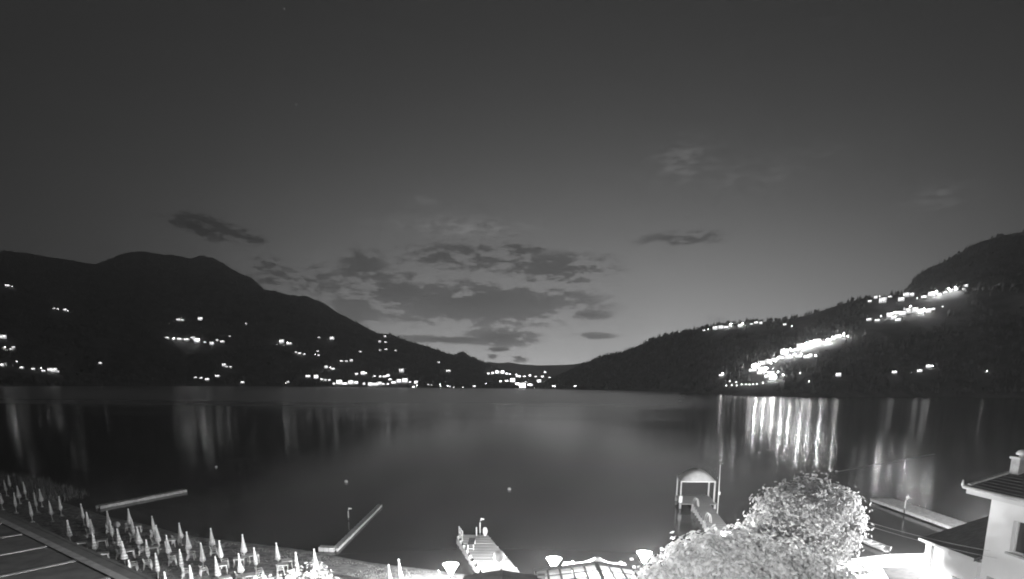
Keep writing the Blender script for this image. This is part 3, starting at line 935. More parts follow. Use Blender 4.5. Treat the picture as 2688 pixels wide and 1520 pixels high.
# unlit globe lamp
root = tag(empty('globe_lamp', (-.72, 36, ground_z(-.72, 36))), 'unlit pale globe lamp on a thin pole before the pier', 'lamp')
MB().tube([(-.66, 36, root.location.z), (-.70, 36, 4.0)], .03, 8).build('pole', white_pole, root, True)
MB().ball((-.78, 36, 4.32), .37, 18, 12).build('globe', mat('opal_glass', .5, .3, spread=.15, scale=3), root, True)
MB().lathe((-.76, 36, 3.93), [(.05, -.03), (.16, .0), (.13, .08), (.09, .1)], 14).build('collar', mat('lamp_white', .6, .5), root, True)

# ------------------------------------------------------------------ planked pier in the middle
wood = mat('weathered_plank', 0.46, 0.9, spread=0.3, scale=2.2, bump=0.004, stretch=(.4, 6, 4))
wood_b = mat('weathered_plank_b', 0.52, 0.9, spread=0.25, scale=2.6, bump=0.004, stretch=(.4, 6, 4))
pile_mat = mat('white_piling', 0.72, 0.8, spread=0.2, scale=3)
dark_wood = mat('dark_beam', 0.12, 0.9, spread=0.3, scale=3)


def pier_x(y):
    return -3.75 + (55.3 - y) * 0.262


root = tag(empty('planked_pier', (pier_x(48), 48, 0)), 'pale planked pier with white pilings running out from the beach lamp', 'pier')
y = 55.2
i = 0
while y > 40.5:
    w = .30
    x = pier_x(y)
    z = .68 + (.012 if i % 3 == 0 else 0) - (.03 if int((55.2 - y) / 2.9) % 2 else 0)
    k = .262 * w / 2
    MB().hexa([(x - 1.45 - k, y + w * .47, z - .06), (x - 1.45 + k, y - w * .47, z - .06), (x + 1.45 + k, y - w * .47, z - .06), (x + 1.45 - k, y + w * .47, z - .06),
               (x - 1.45 - k, y + w * .47, z), (x - 1.45 + k, y - w * .47, z), (x + 1.45 + k, y - w * .47, z), (x + 1.45 - k, y + w * .47, z)]).build('plank', (wood, wood_b)[(i * 7) % 3 % 2], root)
    y -= w
    i += 1
for s in (-1.2, 0, 1.2):
    MB().bar((pier_x(55) + s, 55, .5), (pier_x(41) + s, 41, .5), .15, .22).build('beam', dark_wood, root)
for k in range(7):
    yy = 54.6 - 1.55 * k
    x = pier_x(yy) - 1.53
    MB().lathe((x, yy, 0), [(.13, -1.6), (.13, .70), (.10, .74)], 10).build('piling', pile_mat, root, True)
    if k % 2 == 0:
        MB().lathe((pier_x(yy) + 1.45, yy, 0), [(.13, -1.6), (.13, .6)], 10).build('piling', pile_mat, root, True)
    if k < 6:
        MB().bar((x - .12, yy - .3, .30), (pier_x(yy - 1.3) - 1.65, yy - 1.3, .30), .05, .44).build('side_board', pile_mat, root)
root2 = tag(empty('handrail', (pier_x(54) - 1.4, 54, .68)), 'white handrail posts along the outer end of the planked pier', 'railing')
for k, yy in enumerate((55, 54.1, 53.2)):
    x = pier_x(yy) - 1.36
    MB().tube([(x, yy, .68), (x, yy, 1.62)], .045, 8).build('post', white_pole, root2, True)
for zz in (1.1, 1.55):
    MB().tube([(pier_x(55) - 1.36, 55, zz), (pier_x(53.2) - 1.36, 53.2, zz)], .03, 8).build('rail', white_pole, root2, True)
xb = pier_x(51) - .95
root2 = tag(empty('bench', (xb, 51, .68)), 'small bench with dark top and white legs on the planked pier', 'bench')
MB().box(xb - .28, 50.0, 1.16, xb + .28, 52.2, 1.21).build('seat', dark_wood, root2)
for sx in (-.24, .24):
    for yy in (50.08, 52.1):
        MB().box(xb + sx - .04, yy - .04, .68, xb + sx + .04, yy + .04, 1.16).build('leg', white_pole, root2)
MB().bar((xb - .24, 50.08, .8), (xb + .24, 50.08, .8), .04).build('stretcher', white_pole, root2)


def gooseneck(x, y, z0, h, label, hx=.28):
    root = tag(empty('mooring_light', (x, y, z0)), label, 'lamp post', 'unlit bent light posts of the piers')
    MB().lathe((x, y, z0), [(.07, -.3), (.07, .3), (.055, .34)], 10).build('base', lamp_iron, root, True)
    MB().tube([(x, y, z0 + .3), (x, y, z0 + h * .8), (x + .03, y, z0 + h * .92), (x + .12, y, z0 + h)], [.06, .055, .05, .045], 8).build('pole', white_pole, root, True)
    mb = MB()
    mb.hexa([(x + .05, y - .1, z0 + h - .02), (x + hx + .12, y - .09, z0 + h - .02), (x + hx + .12, y + .09, z0 + h - .02), (x + .05, y + .1, z0 + h - .02),
             (x + .05, y - .1, z0 + h + .12), (x + hx + .1, y - .07, z0 + h + .08), (x + hx + .1, y + .07, z0 + h + .08), (x + .05, y + .1, z0 + h + .12)])
    mb.build('head', plastic, root)
    return root


gooseneck(-3.02, 54.9, .68, 1.65, 'bent white light post at the end of the planked pier')
root = tag(empty('short_post', (-3.35, 54.7, .68)), 'short white post beside the bent light post on planked pier', 'post')
MB().lathe((-3.35, 54.7, .68), [(.06, 0), (.055, .85), (.03, .95)], 10).build('shaft', white_pole, root, True)
MB().lathe((-3.35, 54.7, .68), [(.1, 0), (.1, .04), (.07, .05)], 10).build('foot', lamp_iron, root, True)
root = tag(empty('rescue_float', (-2.55, 54.75, .68)), 'white pointed float standing upright at the pier end', 'float')
MB().lathe((-2.55, 54.75, .70), [(.03, 0), (.16, .18), (.25, .42), (.25, .62), (.15, .86), (.05, .90)], 12).build('body', plastic, root, True)
MB().lathe((-2.55, 54.75, .68), [(.12, 0), (.12, .03), (.05, .06)], 10).build('foot', lamp_iron, root, True)

# ------------------------------------------------------------------ gazebo pier to the right
SK = .165


def gp_x(y):
    return 22.95 + (y - 69) * SK


deck2 = mat('grey_deck', 0.36, 0.9, spread=0.25, scale=2, bump=.004, stretch=(.4, 6, 4))
root = tag(empty('gazebo_pier', (gp_x(60), 60, 0)), 'narrow grey pier on white pilings leading to the canopy', 'pier')
y = 77.4
i = 0
while y > 45.5:
    w = .45
    hw = 2.25 if y > 71.5 else 1.02
    cx = gp_x(y) + (-.35 if y > 71.5 else 0)
    k = SK * w / 2
    z = .70 + (.012 if i % 2 else 0)
    MB().hexa([(cx - hw - k, y - w * .47, z - .07), (cx + hw - k, y - w * .47, z - .07), (cx + hw + k, y + w * .47, z - .07), (cx - hw + k, y + w * .47, z - .07),
               (cx - hw - k, y - w * .47, z), (cx + hw - k, y - w * .47, z), (cx + hw + k, y + w * .47, z), (cx - hw + k, y + w * .47, z)]).build('plank', deck2, root)
    y -= w
    i += 1
for s in (-.8, .8):
    MB().bar((gp_x(77) + s, 77, .52), (gp_x(46) + s, 46, .52), .14, .2).build('beam', dark_wood, root)
for k in range(12):
    yy = 71 - 1.45 * k
    MB().lathe((gp_x(yy) - 1.08, yy, 0), [(.14, -1.5), (.14, .66), (.1, .7)], 10).build('piling', pile_mat, root, True)
    MB().bar((gp_x(yy) - 1.15, yy - .25, .42), (gp_x(yy - 1.0) - 1.15, yy - 1.0, .42), .05, .36).build('side_board', pile_mat, root)
for (xx, yy) in ((gp_x(72) - 2.5, 72), (gp_x(77) - 2.5, 77), (gp_x(72) + 1.8, 72), (gp_x(77) + 1.8, 77)):
    MB().lathe((xx, yy, 0), [(.14, -1.5), (.14, .72)], 10).build('piling', pile_mat, root, True)

yf, yb = 72.4, 77.2
root = tag(empty('canopy_gazebo', (gp_x(74), 74, .7)), 'gazebo with arched grey canopy on thin white posts', 'gazebo')
xl = lambda yy: gp_x(yy) - 2.45
xr = lambda yy: gp_x(yy) + 1.75
for yy in (yf, yf + .55, yb - .55, yb):
    for f in (xl, xr):
        MB().tube([(f(yy), yy, .7), (f(yy), yy, 3.30)], .055, 8).build('post', white_pole, root, True)
mb = MB()
nu, nv = 16, 10
for j in range(nv + 1):
    v = j / nv
    yy = yf + (yb - yf) * v
    bulge = (max(0, 1 - abs(2 * v - 1) ** 2.6)) ** .5
    for i in range(nu + 1):
        u = i / nu
        arch = (1 - abs(2 * u - 1) ** 1.9) ** .95 if 0 < u < 1 else 0
        mb.v.append((xl(yy) - .1 + (xr(yy) - xl(yy) + .2) * u, yy, 3.34 + arch * (.2 + 1.1 * bulge) * (1 if 0 < j < nv else 0)))
for j in range(nv):
    for i in range(nu):
        mb.f.append((j * (nu + 1) + i, j * (nu + 1) + i + 1, (j + 1) * (nu + 1) + i + 1, (j + 1) * (nu + 1) + i))
        mb.mi.append(0)
mb.build('canopy', mat('canopy_fabric', .55, .85, spread=.12, scale=2), root, True)
fr = [((xl(yf), yf), (xr(yf), yf)), ((xl(yb), yb), (xr(yb), yb)), ((xl(yf), yf), (xl(yb), yb)), ((xr(yf), yf), (xr(yb), yb))]
for (a, c) in fr:
    MB().bar((a[0], a[1], 3.32), (c[0], c[1], 3.32), .09, .13).build('edge_beam', white_pole, root)
MB().box(xl(yf) - .28, yf - .35, .72, xl(yf) + .12, yf - .02, 1.55).build('locker', plastic, root)
root = tag(empty('flag_pole', (24.05, 67.6, 0)), 'tall thin white pole beside the gazebo pier', 'pole')
MB().tube([(24.05, 67.6, -.5), (24.05, 67.6, 3), (24.0, 67.6, 6.0)], [.07, .055, .03], 8).build('shaft', white_pole, root, True)
MB().box(23.98, 67.48, 2.6, 24.2, 67.6, 2.95).build('cleat_box', plastic, root)
MB().ball((24.0, 67.6, 6.03), .06, 8, 6).build('finial', plastic, root, True)


def ladder(x, y, label):
    root = tag(empty('swim_ladder', (x, y, .7)), label, 'ladder', 'swimming ladders of the gazebo pier')
    for s in (0, .5):
        pts = [(x - .35, y + s, -.5), (x - .2, y + s, .75), (x - .02, y + s, 1.5), (x + .12, y + s, 1.72), (x + .3, y + s, 1.62), (x + .42, y + s, 1.2), (x + .45, y + s, .7)]
        MB().tube(pts, .035, 8).build('handrail', white_pole, root, True)
    for zz in (-.2, .15, .5):
        MB().tube([(x - .31 + zz * .12, y, zz), (x - .31 + zz * .12, y + .5, zz)], .025, 6).build('rung', white_pole, root, True)


ladder(gp_x(69.8) - 1.0, 69.8, 'white tubular swim ladder by the canopy on the grey pier')
ladder(gp_x(61.2) - .9, 61.2, 'white tubular swim ladder partly behind leaves on the grey pier')

# ------------------------------------------------------------------ floating pontoons, buoys, boat
pontoon_mat = mat('pontoon_deck', 0.8, 0.85, spread=0.25, scale=2.5, bump=.004)


def pontoon(name, a, b, wid, z, label, plank=.5, group=None, material=None):
    """floating walkway from a to b, planks across"""
    a, b = Vector((a[0], a[1], 0)), Vector((b[0], b[1], 0))
    d = (b - a)
    L = d.length
    d.normalize()
    s = Vector((-d.y, d.x, 0))
    root = tag(empty(name, a), label, 'pontoon', group)
    n = int(L / plank)
    for i in range(n):
        p = a + d * (L * i / n)
        q = a + d * (L * (i + .93) / n)
        zz = z + (.01 if i % 2 else 0)
        hw = wid / 2 + (.02 if i % 2 else 0)
        e = [p + s * hw, p - s * hw, q - s * hw, q + s * hw]
        MB().hexa([(v.x, v.y, zz - .05) for v in e] + [(v.x, v.y, zz) for v in e]).build('plank', material or pontoon_mat, root)
    for k in (-1, 1):
        MB().bar(a + s * k * (wid / 2 - .08) + Vector((0, 0, z - .2)), b + s * k * (wid / 2 - .08) + Vector((0, 0, z - .2)), .14, .28).build('float_beam', pile_mat, root)
    return root


pontoon('floating_pontoon', (48.2, 59.0), (49.2, 77.2), 3.0, .5, 'wide pale floating pontoon beyond the low white building', .45)
gooseneck(47.2, 69.5, .45, 1.6, 'bent light post on the wide pontoon beyond the white building')
pontoon('floating_pontoon', (-49.35, 68.9), (-45.3, 80.4), .85, .34, 'lone narrow floating pontoon beyond the far parasols', .5)
pontoon('floating_boom', (-15.95, 51.6), (-16.3, 71.6), .5, .3, 'long narrow floating walkway ending in three square floats', .6, material=mat('boom_grey', .42, .85, spread=.2, scale=3))
root = tag(empty('float_blocks', (-16.7, 51.7, 0)), 'three square floats in a row at the foot of the narrow walkway', 'float')
for k in range(3):
    MB().prism([(-17.45 + k * .5, 51.55 - k * .06), (-17.0 + k * .5, 51.5 - k * .06), (-17.05 + k * .5, 52.3 - k * .06), (-17.5 + k * .5, 52.35 - k * .06)], -.1, .36).build('float_block', plastic, root)
gooseneck(-18.2, 64.2, -.1, 1.35, 'bent light post standing alone in the water by the narrow walkway')

for i, (x, y, r, lab) in enumerate([(-25.5, 89.5, .28, 'small white buoy straight off the narrow walkway'), (-.4, 84.1, .26, 'small white buoy off the end of the planked pier'),
                                    (-52.7, 104.1, .22, 'tiny pale buoy far out beyond the lone pontoon'), (58.4, 105.4, .22, 'tiny pale buoy above the round tree at the rope end')]):
    root = tag(empty('buoy', (x, y, 0)), lab, 'buoy', 'small white buoys')
    MB().ball((x, y, .12), r, 12, 8).build('body', plastic, root, True)
    MB().lathe((x, y, .12), [(.05, r * .95), (.05, r + .06), (.02, r + .08)], 8).build('eye', lamp_iron, root, True)
rope = mat('swim_rope', .7, .8)
mb = MB()
for k in range(24):
    a, c = k / 24, (k + 1) / 24
    f = lambda q: (58.4 + 39.3 * q, 105.4 + 30.8 * q, .03)
    mb.tube([f(a), f(c)], .05, 6)
tag(mb.build('swim_rope', rope), 'thin floating rope running out from the buoy near the tree', 'rope')
# rowing boat
root = tag(empty('rowing_boat', (34.75, 55, 0)), 'small white rowing boat moored between tree and terrace', 'boat')
cx, cy, L2 = 34.75, 55.0, 1.9
st = []
for k in range(13):
    u = -1 + 2 * k / 12
    w = .62 * (1 - max(0, u) ** 2.2) * (1 - .25 * max(0, -u) ** 2)
    st.append((u, max(.03, w), .34 + .12 * u * u))
mb = MB()
prof = []
for u, w, g_ in st:
    yy = cy + u * L2
    xx = cx - u * .12
    prof.append([(xx - w, yy, g_), (xx - w * .8, yy, .12), (xx, yy, -.05), (xx + w * .8, yy, .12), (xx + w, yy, g_), (xx + w - min(.07, w * .6), yy, g_), (xx + w * .68, yy, .10), (xx, yy, .02), (xx - w * .68, yy, .10), (xx - w + min(.07, w * .6), yy, g_)])
for r_ in prof:
    mb.v += r_
for k in range(12):
    for i in range(10):
        mb.f.append((k * 10 + i, k * 10 + (i + 1) % 10, (k + 1) * 10 + (i + 1) % 10, (k + 1) * 10 + i))
        mb.mi.append(1 if 5 <= i <= 8 else 0)
mb.add(prof[0], [tuple(range(10))])
mb.build('hull', [plastic, mat('boat_inside', .2, .8, spread=.2)], root, False)
for yy, w in ((54.1, .5), (55.0, .54), (55.9, .48)):
    MB().box(cx - w, yy - .13, .24, cx + w, yy + .13, .28).build('thwart', plastic, root)

# ------------------------------------------------------------------ kiosk roof, glazed pavilion and tent by the promenade
felt = mat('dark_felt', 0.13, 0.85, spread=0.3, scale=1.2, bump=.01)
felt2 = mat('dark_felt_paler', 0.2, 0.85, spread=0.3, scale=1.2, bump=.01)
root = tag(empty('kiosk', (-.6, 30, ground_z(-.6, 30))), 'kiosk with low dark pitched roof in front of the planked pier', 'kiosk')
xk, zr = -.57, 4.40
for sgn, xe, ze, mtl in ((-1, -2.75, 4.02, felt2), (1, 1.75, 4.02, felt)):  # left slope takes the paler felt tone, right slope the darker one
    for k in range(6):
        y1 = 33.0 - 1.2 * k
        y0 = y1 - 1.17
        e = .03 * (k % 2)
        MB().hexa([(xk, y0, zr - .08), (xe, y0, ze - .08), (xe, y1, ze - .08 + e), (xk, y1, zr - .08), (xk, y0, zr), (xe, y0, ze), (xe, y1, ze + e * .3), (xk, y1, zr)]).build('roof_panel', mtl, root)
MB().bar((xk, 33.04, zr + .03), (xk, 25.8, zr + .03), .14, .06).build('ridge_cap', felt2, root)
MB().box(-2.5, 26, ground_z(-.6, 30), 1.5, 32.7, 3.85).build('wall', plaster, root)
MB().box(-2.80, 25.8, 3.86, 1.80, 33.02, 3.94).build('eaves', dark_wood, root)
MB().box(1.5, 32.6, 3.95, 1.95, 33.0, 4.18).build('vent', mat('vent_grey', .35, .6), root)

pav_frame = mat('dark_frame', 0.08, 0.6, spread=.2, scale=4)
pv = bpy.data.materials.new('opal_pane')
pv.use_nodes = True
pt_ = pv.node_tree
pb = pt_.nodes['Principled BSDF']
tr = nd(pt_, 'ShaderNodeBsdfTranslucent')
tr.inputs[0].default_value = (.85, .85, .85, 1)
df = nd(pt_, 'ShaderNodeBsdfDiffuse')
df.inputs[0].default_value = (.7, .7, .7, 1)
mx = nd(pt_, 'ShaderNodeMixShader')
mx.inputs[0].default_value = .6
pt_.links.new(df.outputs[0], mx.inputs[1])
pt_.links.new(tr.outputs[0], mx.inputs[2])
pt_.links.new(mx.outputs[0], pt_.nodes['Material Output'].inputs[0])
PX, PZ, PY1, PY0 = 5.45, 3.66, 36.6, 28.0
root = tag(empty('glazed_pavilion', (PX, 33, ground_z(PX, 33))), 'pavilion with lit milky panes in a dark roof frame', 'pavilion')
slope = .13
cols, rows = 5, 8
cw, rw = .78, (PY1 - PY0) / 8
rz_ = lambda x: PZ - abs(x - PX) * slope
for s in (-1, 1):
    for c in range(cols):
        xa, xb2 = PX + s * (c * cw + .08), PX + s * ((c + 1) * cw - .03)
        for r in range(rows):
            ya, yb2 = PY1 - .2 - r * rw, PY1 - .2 - (r + 1) * rw + .05
            q = [(xa, ya), (xb2, ya), (xb2, yb2), (xa, yb2)]
            MB().add([(x, y, rz_(x) - .03) for x, y in q] + [(x, y, rz_(x)) for x, y in q],
                     [(4, 5, 6, 7), (0, 1, 5, 4), (1, 2, 6, 5), (2, 3, 7, 6), (3, 0, 4, 7)]).build('pane', pv, root)
    for c in range(1, cols + 1):
        x = PX + s * c * cw
        MB().bar((x, PY1, rz_(x) + .02), (x, PY0, rz_(x) + .02), .08, .10).build('purlin', pav_frame, root)
    for r in range(1, rows + 1):
        y = PY1 - .2 - r * rw
        xe = PX + s * cols * cw
        MB().bar((PX, y + .02, PZ + .015), (xe, y + .02, rz_(xe) + .015), .05, .05).build('rafter', pav_frame, root)
    xe = PX + s * (cols * cw + .1)
    MB().bar((PX, PY1 + .02, PZ + .02), (xe, PY1 + .02, rz_(xe) + .02), .12, .30).build('verge_board', pav_frame, root)
    MB().box(min(xe - s * .25, xe - s * .1), PY1 - .3, ground_z(PX, 33), max(xe - s * .25, xe - s * .1), PY1 - .15, rz_(xe) - .04).build('post', pav_frame, root)
    MB().box(min(xe - s * .25, xe - s * .1), PY0, ground_z(PX, 33), max(xe - s * .25, xe - s * .1), PY0 + .15, rz_(xe) - .04).build('post', pav_frame, root)
MB().bar((PX, PY1 + .05, PZ + .06), (PX, PY0, PZ + .06), .24, .12).build('ridge_beam', pav_frame, root)
for x in (3.95, 7.05):
    lampp = MB().lathe((x, PY1 + .1, rz_(x) + .12), [(.03, 0), (.10, .08), (.11, .16), (.06, .25), (.02, .27)], 12).build('finial_lamp', glow('finial_glow', 3), root, True)
for yy in (30.0, 34.2):
    o = MB().ball((PX, yy, 2.9), .16, 12, 8).build('hanging_lamp', lamp_glass_mat('pavilion_lamp', 4.0), root, True)
    bulb(root, PX, yy, 2.9, PAV_W, .1)
    MB().tube([(PX, yy, 3.05), (PX, yy, PZ - .04)], .012, 6).build('lamp_cord', pav_frame, root)

root = tag(empty('peaked_tent', (5.87, 38.7, ground_z(5.87, 38.7))), 'white peaked tent top rising behind the glazed pavilion', 'tent')
mb = MB()
n = 32
prof = [(2.3, 2.55), (1.9, 2.60), (1.4, 2.72), (.95, 2.90), (.55, 3.12), (.22, 3.36), (.15, 3.42)]
for r, z in prof:
    for k in range(n):
        a = 2 * math.pi * k / n
        q = 1 / max(abs(math.cos(a)), abs(math.sin(a)))
        sq = 1 + (q - 1) * .8
        mb.v.append((5.87 + r * sq * math.cos(a), 38.9 + r * sq * math.sin(a) * .8, z))
for i in range(len(prof) - 1):
    for k in range(n):
        mb.f.append((i * n + k, i * n + (k + 1) % n, (i + 1) * n + (k + 1) % n, (i + 1) * n + k))
        mb.mi.append(0)
mb.build('canvas', mat('tent_canvas', .75, .85, spread=.06, scale=2), root, True)
MB().lathe((5.87, 38.9, 3.42), [(.14, -.03), (.14, .0), (.05, .05)], 12).build('peak_cap', felt, root, True)
for sx in (-2.1, 2.1):
    for sy in (-1.6, 1.6):
        MB().tube([(5.87 + sx, 38.9 + sy, ground_z(5.87, 38.7)), (5.87 + sx, 38.9 + sy, 2.58)], .04, 8).build('leg', white_pole, root, True)

# ------------------------------------------------------------------ flat roof in the lower corner
root = tag(empty('flat_roof_building', (-24, 18, ground_z(-24, 18))), 'dark flat roof with pale ribs and a broad edge board, below the beach', 'building')
RZ = 9.0
E0, E1 = Vector((-33.5, 34.2, 0)), Vector((-7.5, 14.8, 0))      # outer edge
ed = (E1 - E0).normalized()
en = Vector((-ed.y, ed.x, 0))
if en.y > 0:
    en = -en
roof_dark = mat('roof_sheet', 0.30, 0.9, spread=0.25, scale=1.4, bump=.006)
roof_rib = mat('roof_rib', 0.75, 0.8, spread=0.2, scale=3)
roof_edge = mat('roof_edge', 0.36, 0.85, spread=0.2, scale=2)
L = (E1 - E0).length
rib_dir = Vector((-.54, -.84, 0)).normalized()
band = .62
B0 = E0 + en * band
ns = 12
step = L / ns


def slab(pts, z0, z1):
    return MB().prism([(p.x, p.y) for p in pts], z0, z1)


slab([E0, E0 + en * band, E1 + en * band, E1][::-1], RZ - .25, RZ).build('edge_board', roof_edge, root)
MB().bar(B0 + Vector((0, 0, RZ - .002)), E1 + en * band + Vector((0, 0, RZ + .03)), .26, .02).build('inner_rib', roof_rib, root)
MB().bar(E0 + Vector((0, 0, RZ - .003)) + en * .05, E1 + en * .05 + Vector((0, 0, RZ - .003)), .12, .03).build('drip_edge', roof_edge, root)
ns, step = 11, 2.9
for k in range(ns):
    p = B0 + ed * (.7 + step * k)
    q = p + rib_dir * 16
    MB().bar(p + Vector((0, 0, RZ - .005)), q + Vector((0, 0, RZ - .005)), .22, .02).build('rib', roof_rib, root)
    if k < ns - 1:
        p2 = p + ed * step
        slab([p, p2, p2 + rib_dir * 16, q][::-1], RZ - .2, RZ - .006 - .004 * (k % 2)).build('roof_sheet', roof_dark, root)
gz = ground_z(-24, 18)
for (a, c) in ((E0 + en * .4 + ed * .5, E1 + en * .4 - ed * .5),):
    MB().bar(a + Vector((0, 0, (RZ - .26 + gz) / 2)), c + Vector((0, 0, (RZ - .26 + gz) / 2)), .3, RZ - .26 - gz).build('wall', plaster, root)

# ------------------------------------------------------------------ white house and its low wing
wall_white = mat('white_render', 0.74, 0.9, spread=0.05, scale=.6, bump=.004)
tile = mat('roof_tiles', 0.09, 0.85, spread=0.35, scale=2.5, bump=.02, stretch=(1, 5, 1))
gz = ground_z(26, 28)
root = tag(empty('white_house', (28, 24, gz)), 'tall white house with dark pitched roof at the photo edge', 'house')
XW, YN, ZE = 24.3, 29.4, 9.75
wd = [(27.90, 26.55, 7.16, 8.75)]                     # window opening: y1, y0, z0, z1
y1, y0, z0, z1 = wd[0]
mb = MB()                                             # west wall with opening, 0.4 thick
mb.box(XW, 14, gz - .3, XW + .4, y0, ZE)
mb.box(XW, y1, gz - .3, XW + .4, YN, ZE)
mb.box(XW, y0, gz - .3, XW + .4, y1, z0)
mb.box(XW, y0, z1, XW + .4, y1, ZE)
mb.box(XW + .4, YN - .4, gz - .3, 36, YN, ZE)
mb.box(XW + .4, 14, gz - .3, 36, 14.4, ZE)
mb.build('wall', wall_white, root)
w = empty('window')
w.parent = root
MB().box(XW + .26, y0, z0, XW + .30, y1, z1).build('pane', mat('dark_pane', .05, .1), w, local=False)
w.location = (0, 0, 0)
for a in (MB().box(XW + .20, y0, z0, XW + .26, y0 + .07, z1), MB().box(XW + .20, y1 - .07, z0, XW + .26, y1, z1), MB().box(XW + .20, y0 + .07, z1 - .07, XW + .26, y1 - .07, z1), MB().box(XW + .20, y0 + .07, z0, XW + .26, y1 - .07, z0 + .07), MB().box(XW + .21, (y0 + y1) / 2 - .03, z0 + .07, XW + .262, (y0 + y1) / 2 + .03, z1 - .07)):
    a.build('frame', mat('window_frame', .5, .6), w)
MB().box(XW - .12, y0 - .1, z0 - .10, XW + .19, y1 + .1, z0 - .002).build('sill', mat('sill_stone', .4, .8, spread=.2), root)
# low window further down the wall
MB().box(XW - .05, 28.5, 4.6, XW - .003, 28.9, 5.6).build('panel', mat('sill_stone', .4, .8), root)
ex, ey, ez = XW - .8, YN + .75, 10.0                    # eaves corner
mb = MB()
rk = .33
D = 8.6
ys = 12.6
mb.hexa([(ex, ys, ez - .06), (ex + D, ys, ez + D * rk - .06), (ex + D, ey, ez + D * rk - .06), (ex, ey, ez - .06),
         (ex, ys, ez + .06), (ex + D, ys, ez + D * rk + .06), (ex + D, ey, ez + D * rk + .06), (ex, ey, ez + .06)])
mb.hexa([(ex + D, ys, ez + D * rk - .06), (ex + 2 * D, ys, ez - .06), (ex + 2 * D, ey, ez - .06), (ex + D, ey, ez + D * rk - .06),
         (ex + D, ys, ez + D * rk + .06), (ex + 2 * D, ys, ez + .06), (ex + 2 * D, ey, ez + .06), (ex + D, ey, ez + D * rk + .06)])
roof = mb.build('roof', tile, root)
MB().bar((ex + .1, ey - .06, ez + .12), (ex + D, ey - .06, ez + D * rk + .09), .22, .10).build('verge_tiles', mat('hip_tile', .36, .8, spread=.3, scale=4), roof)
MB().add([(XW, YN - .2, ez - .4), (XW + 16, YN - .2, ez - .4), (ex + D, YN - .2, ez + D * rk - .1), (XW, YN - .201, ez - .4), (XW + 16, YN - .201, ez - .4), (ex + D, YN - .201, ez + D * rk - .1)], [(0, 1, 2), (3, 5, 4)]).build('gable', wall_white, root)
for k in range(28):                                    # tile courses on the slope facing the terrace
    x = ex + .15 + k * .3
    MB().bar((x, ey - .2, ez + (x - ex) * rk + .07), (x, ys, ez + (x - ex) * rk + .07), .06, .035).build('tile_course', tile, roof)
MB().box(ex + .02, ys, ez - .34, XW - .002, ey - .02, ez - .062).build('soffit', mat('soffit_white', .62, .9), root)
mb = MB()
mb.tube([(ex - .06, ey + .05, ez - .03), (ex - .06, ys, ez - .03)], .085, 8)
mb.build('gutter', mat('gutter_metal', .6, .45, spread=.1), root, True)
MB().tube([(ex - .06, ey + .05, ez - .05), (ex - .10, ey + .12, ez + .10), (ex - .09, ey + .14, ez + .34)], [.08, .07, .03], 8).build('gutter_end', mat('gutter_metal', .6, .45), root, True)
chx, chy = 25.75, 29.75
zb = ez + (chx - ex) * rk - .3
root2 = tag(empty('chimney', (chx, chy, zb)), 'chimney with pale metal hood above the dark roof of the tall house', 'chimney')
CHT = 11.62
MB().box(chx - .26, chy - .26, zb, chx + .26, chy + .26, CHT - .12).build('stack', mat('chimney_render', .3, .9, spread=.2), root2)
MB().box(chx - .32, chy - .32, CHT - .12, chx + .32, chy + .32, CHT).build('cap', mat('chimney_cap', .4, .9), root2)
MB().lathe((chx, chy, CHT), [(.10, 0), (.10, .08), (.22, .1), (.24, .18), (.17, .30), (.04, .36)], 14).build('hood', mat('hood_metal', .62, .4, spread=.1), root2, True)

# low wing
root = tag(empty('low_wing', (27, 31.5, gz)), 'low white wing with single dark roof slope beside the tall house', 'building')
WX, WN, WE = 24.0, 33.45, 6.2
MB().box(WX + .15, YN + .002, gz - .3, WX + .5, WN - .1, WE - .05).build('wall', mat('white_render_low', .66, .9, spread=.06, scale=.7), root)
MB().box(WX + .5, WN - .45, gz - .3, 33, WN - .1, WE - .05).build('wall', wall_white, root)
mb = MB()
x2 = 32.0
sl = .36
mb.hexa([(WX - .1, YN + .01, WE), (x2, YN + .01, WE + (x2 - WX) * sl), (x2, WN + .12, WE + (x2 - WX) * sl), (WX - .1, WN + .12, WE),
         (WX - .1, YN + .01, WE + .16), (x2, YN + .01, WE + .16 + (x2 - WX) * sl), (x2, WN + .12, WE + .16 + (x2 - WX) * sl), (WX - .1, WN + .12, WE + .16)])
lr = mb.build('roof', tile, root)
MB().bar((WX - .14, YN + .02, WE + .1), (WX - .14, WN + .14, WE + .1), .06, .16).build('fascia', mat('soffit_white', .62, .9), lr)
for k in range(20):
    f = (k + .5) / 20
    x = WX + (x2 - WX) * f
    MB().bar((x, YN + .03, WE + .165 + (x - WX) * sl), (x, WN + .1, WE + .165 + (x - WX) * sl), .05, .03).build('tile_course', tile, lr)
for k in range(9):                                     # rough quoin stones at the corner
    zz = 1.2 + k * .5
    MB().box(WX + .09, WN - .5 - (.14 if k % 2 else 0), zz, WX + .149, WN - .12, zz + .42).build('quoin', mat('quoin_stone', .38, .9, spread=.4, scale=5), root)
MB().tube([(WX + .05, WN - .75, gz), (WX + .05, WN - .75, WE)], .05, 8).build('downpipe', mat('gutter_metal', .6, .45), root, True)
MB().box(WX + .08, 30.4, 3.4, WX + .149, 31.0, 4.9).build('panel', mat('sill_stone', .4, .8), root)

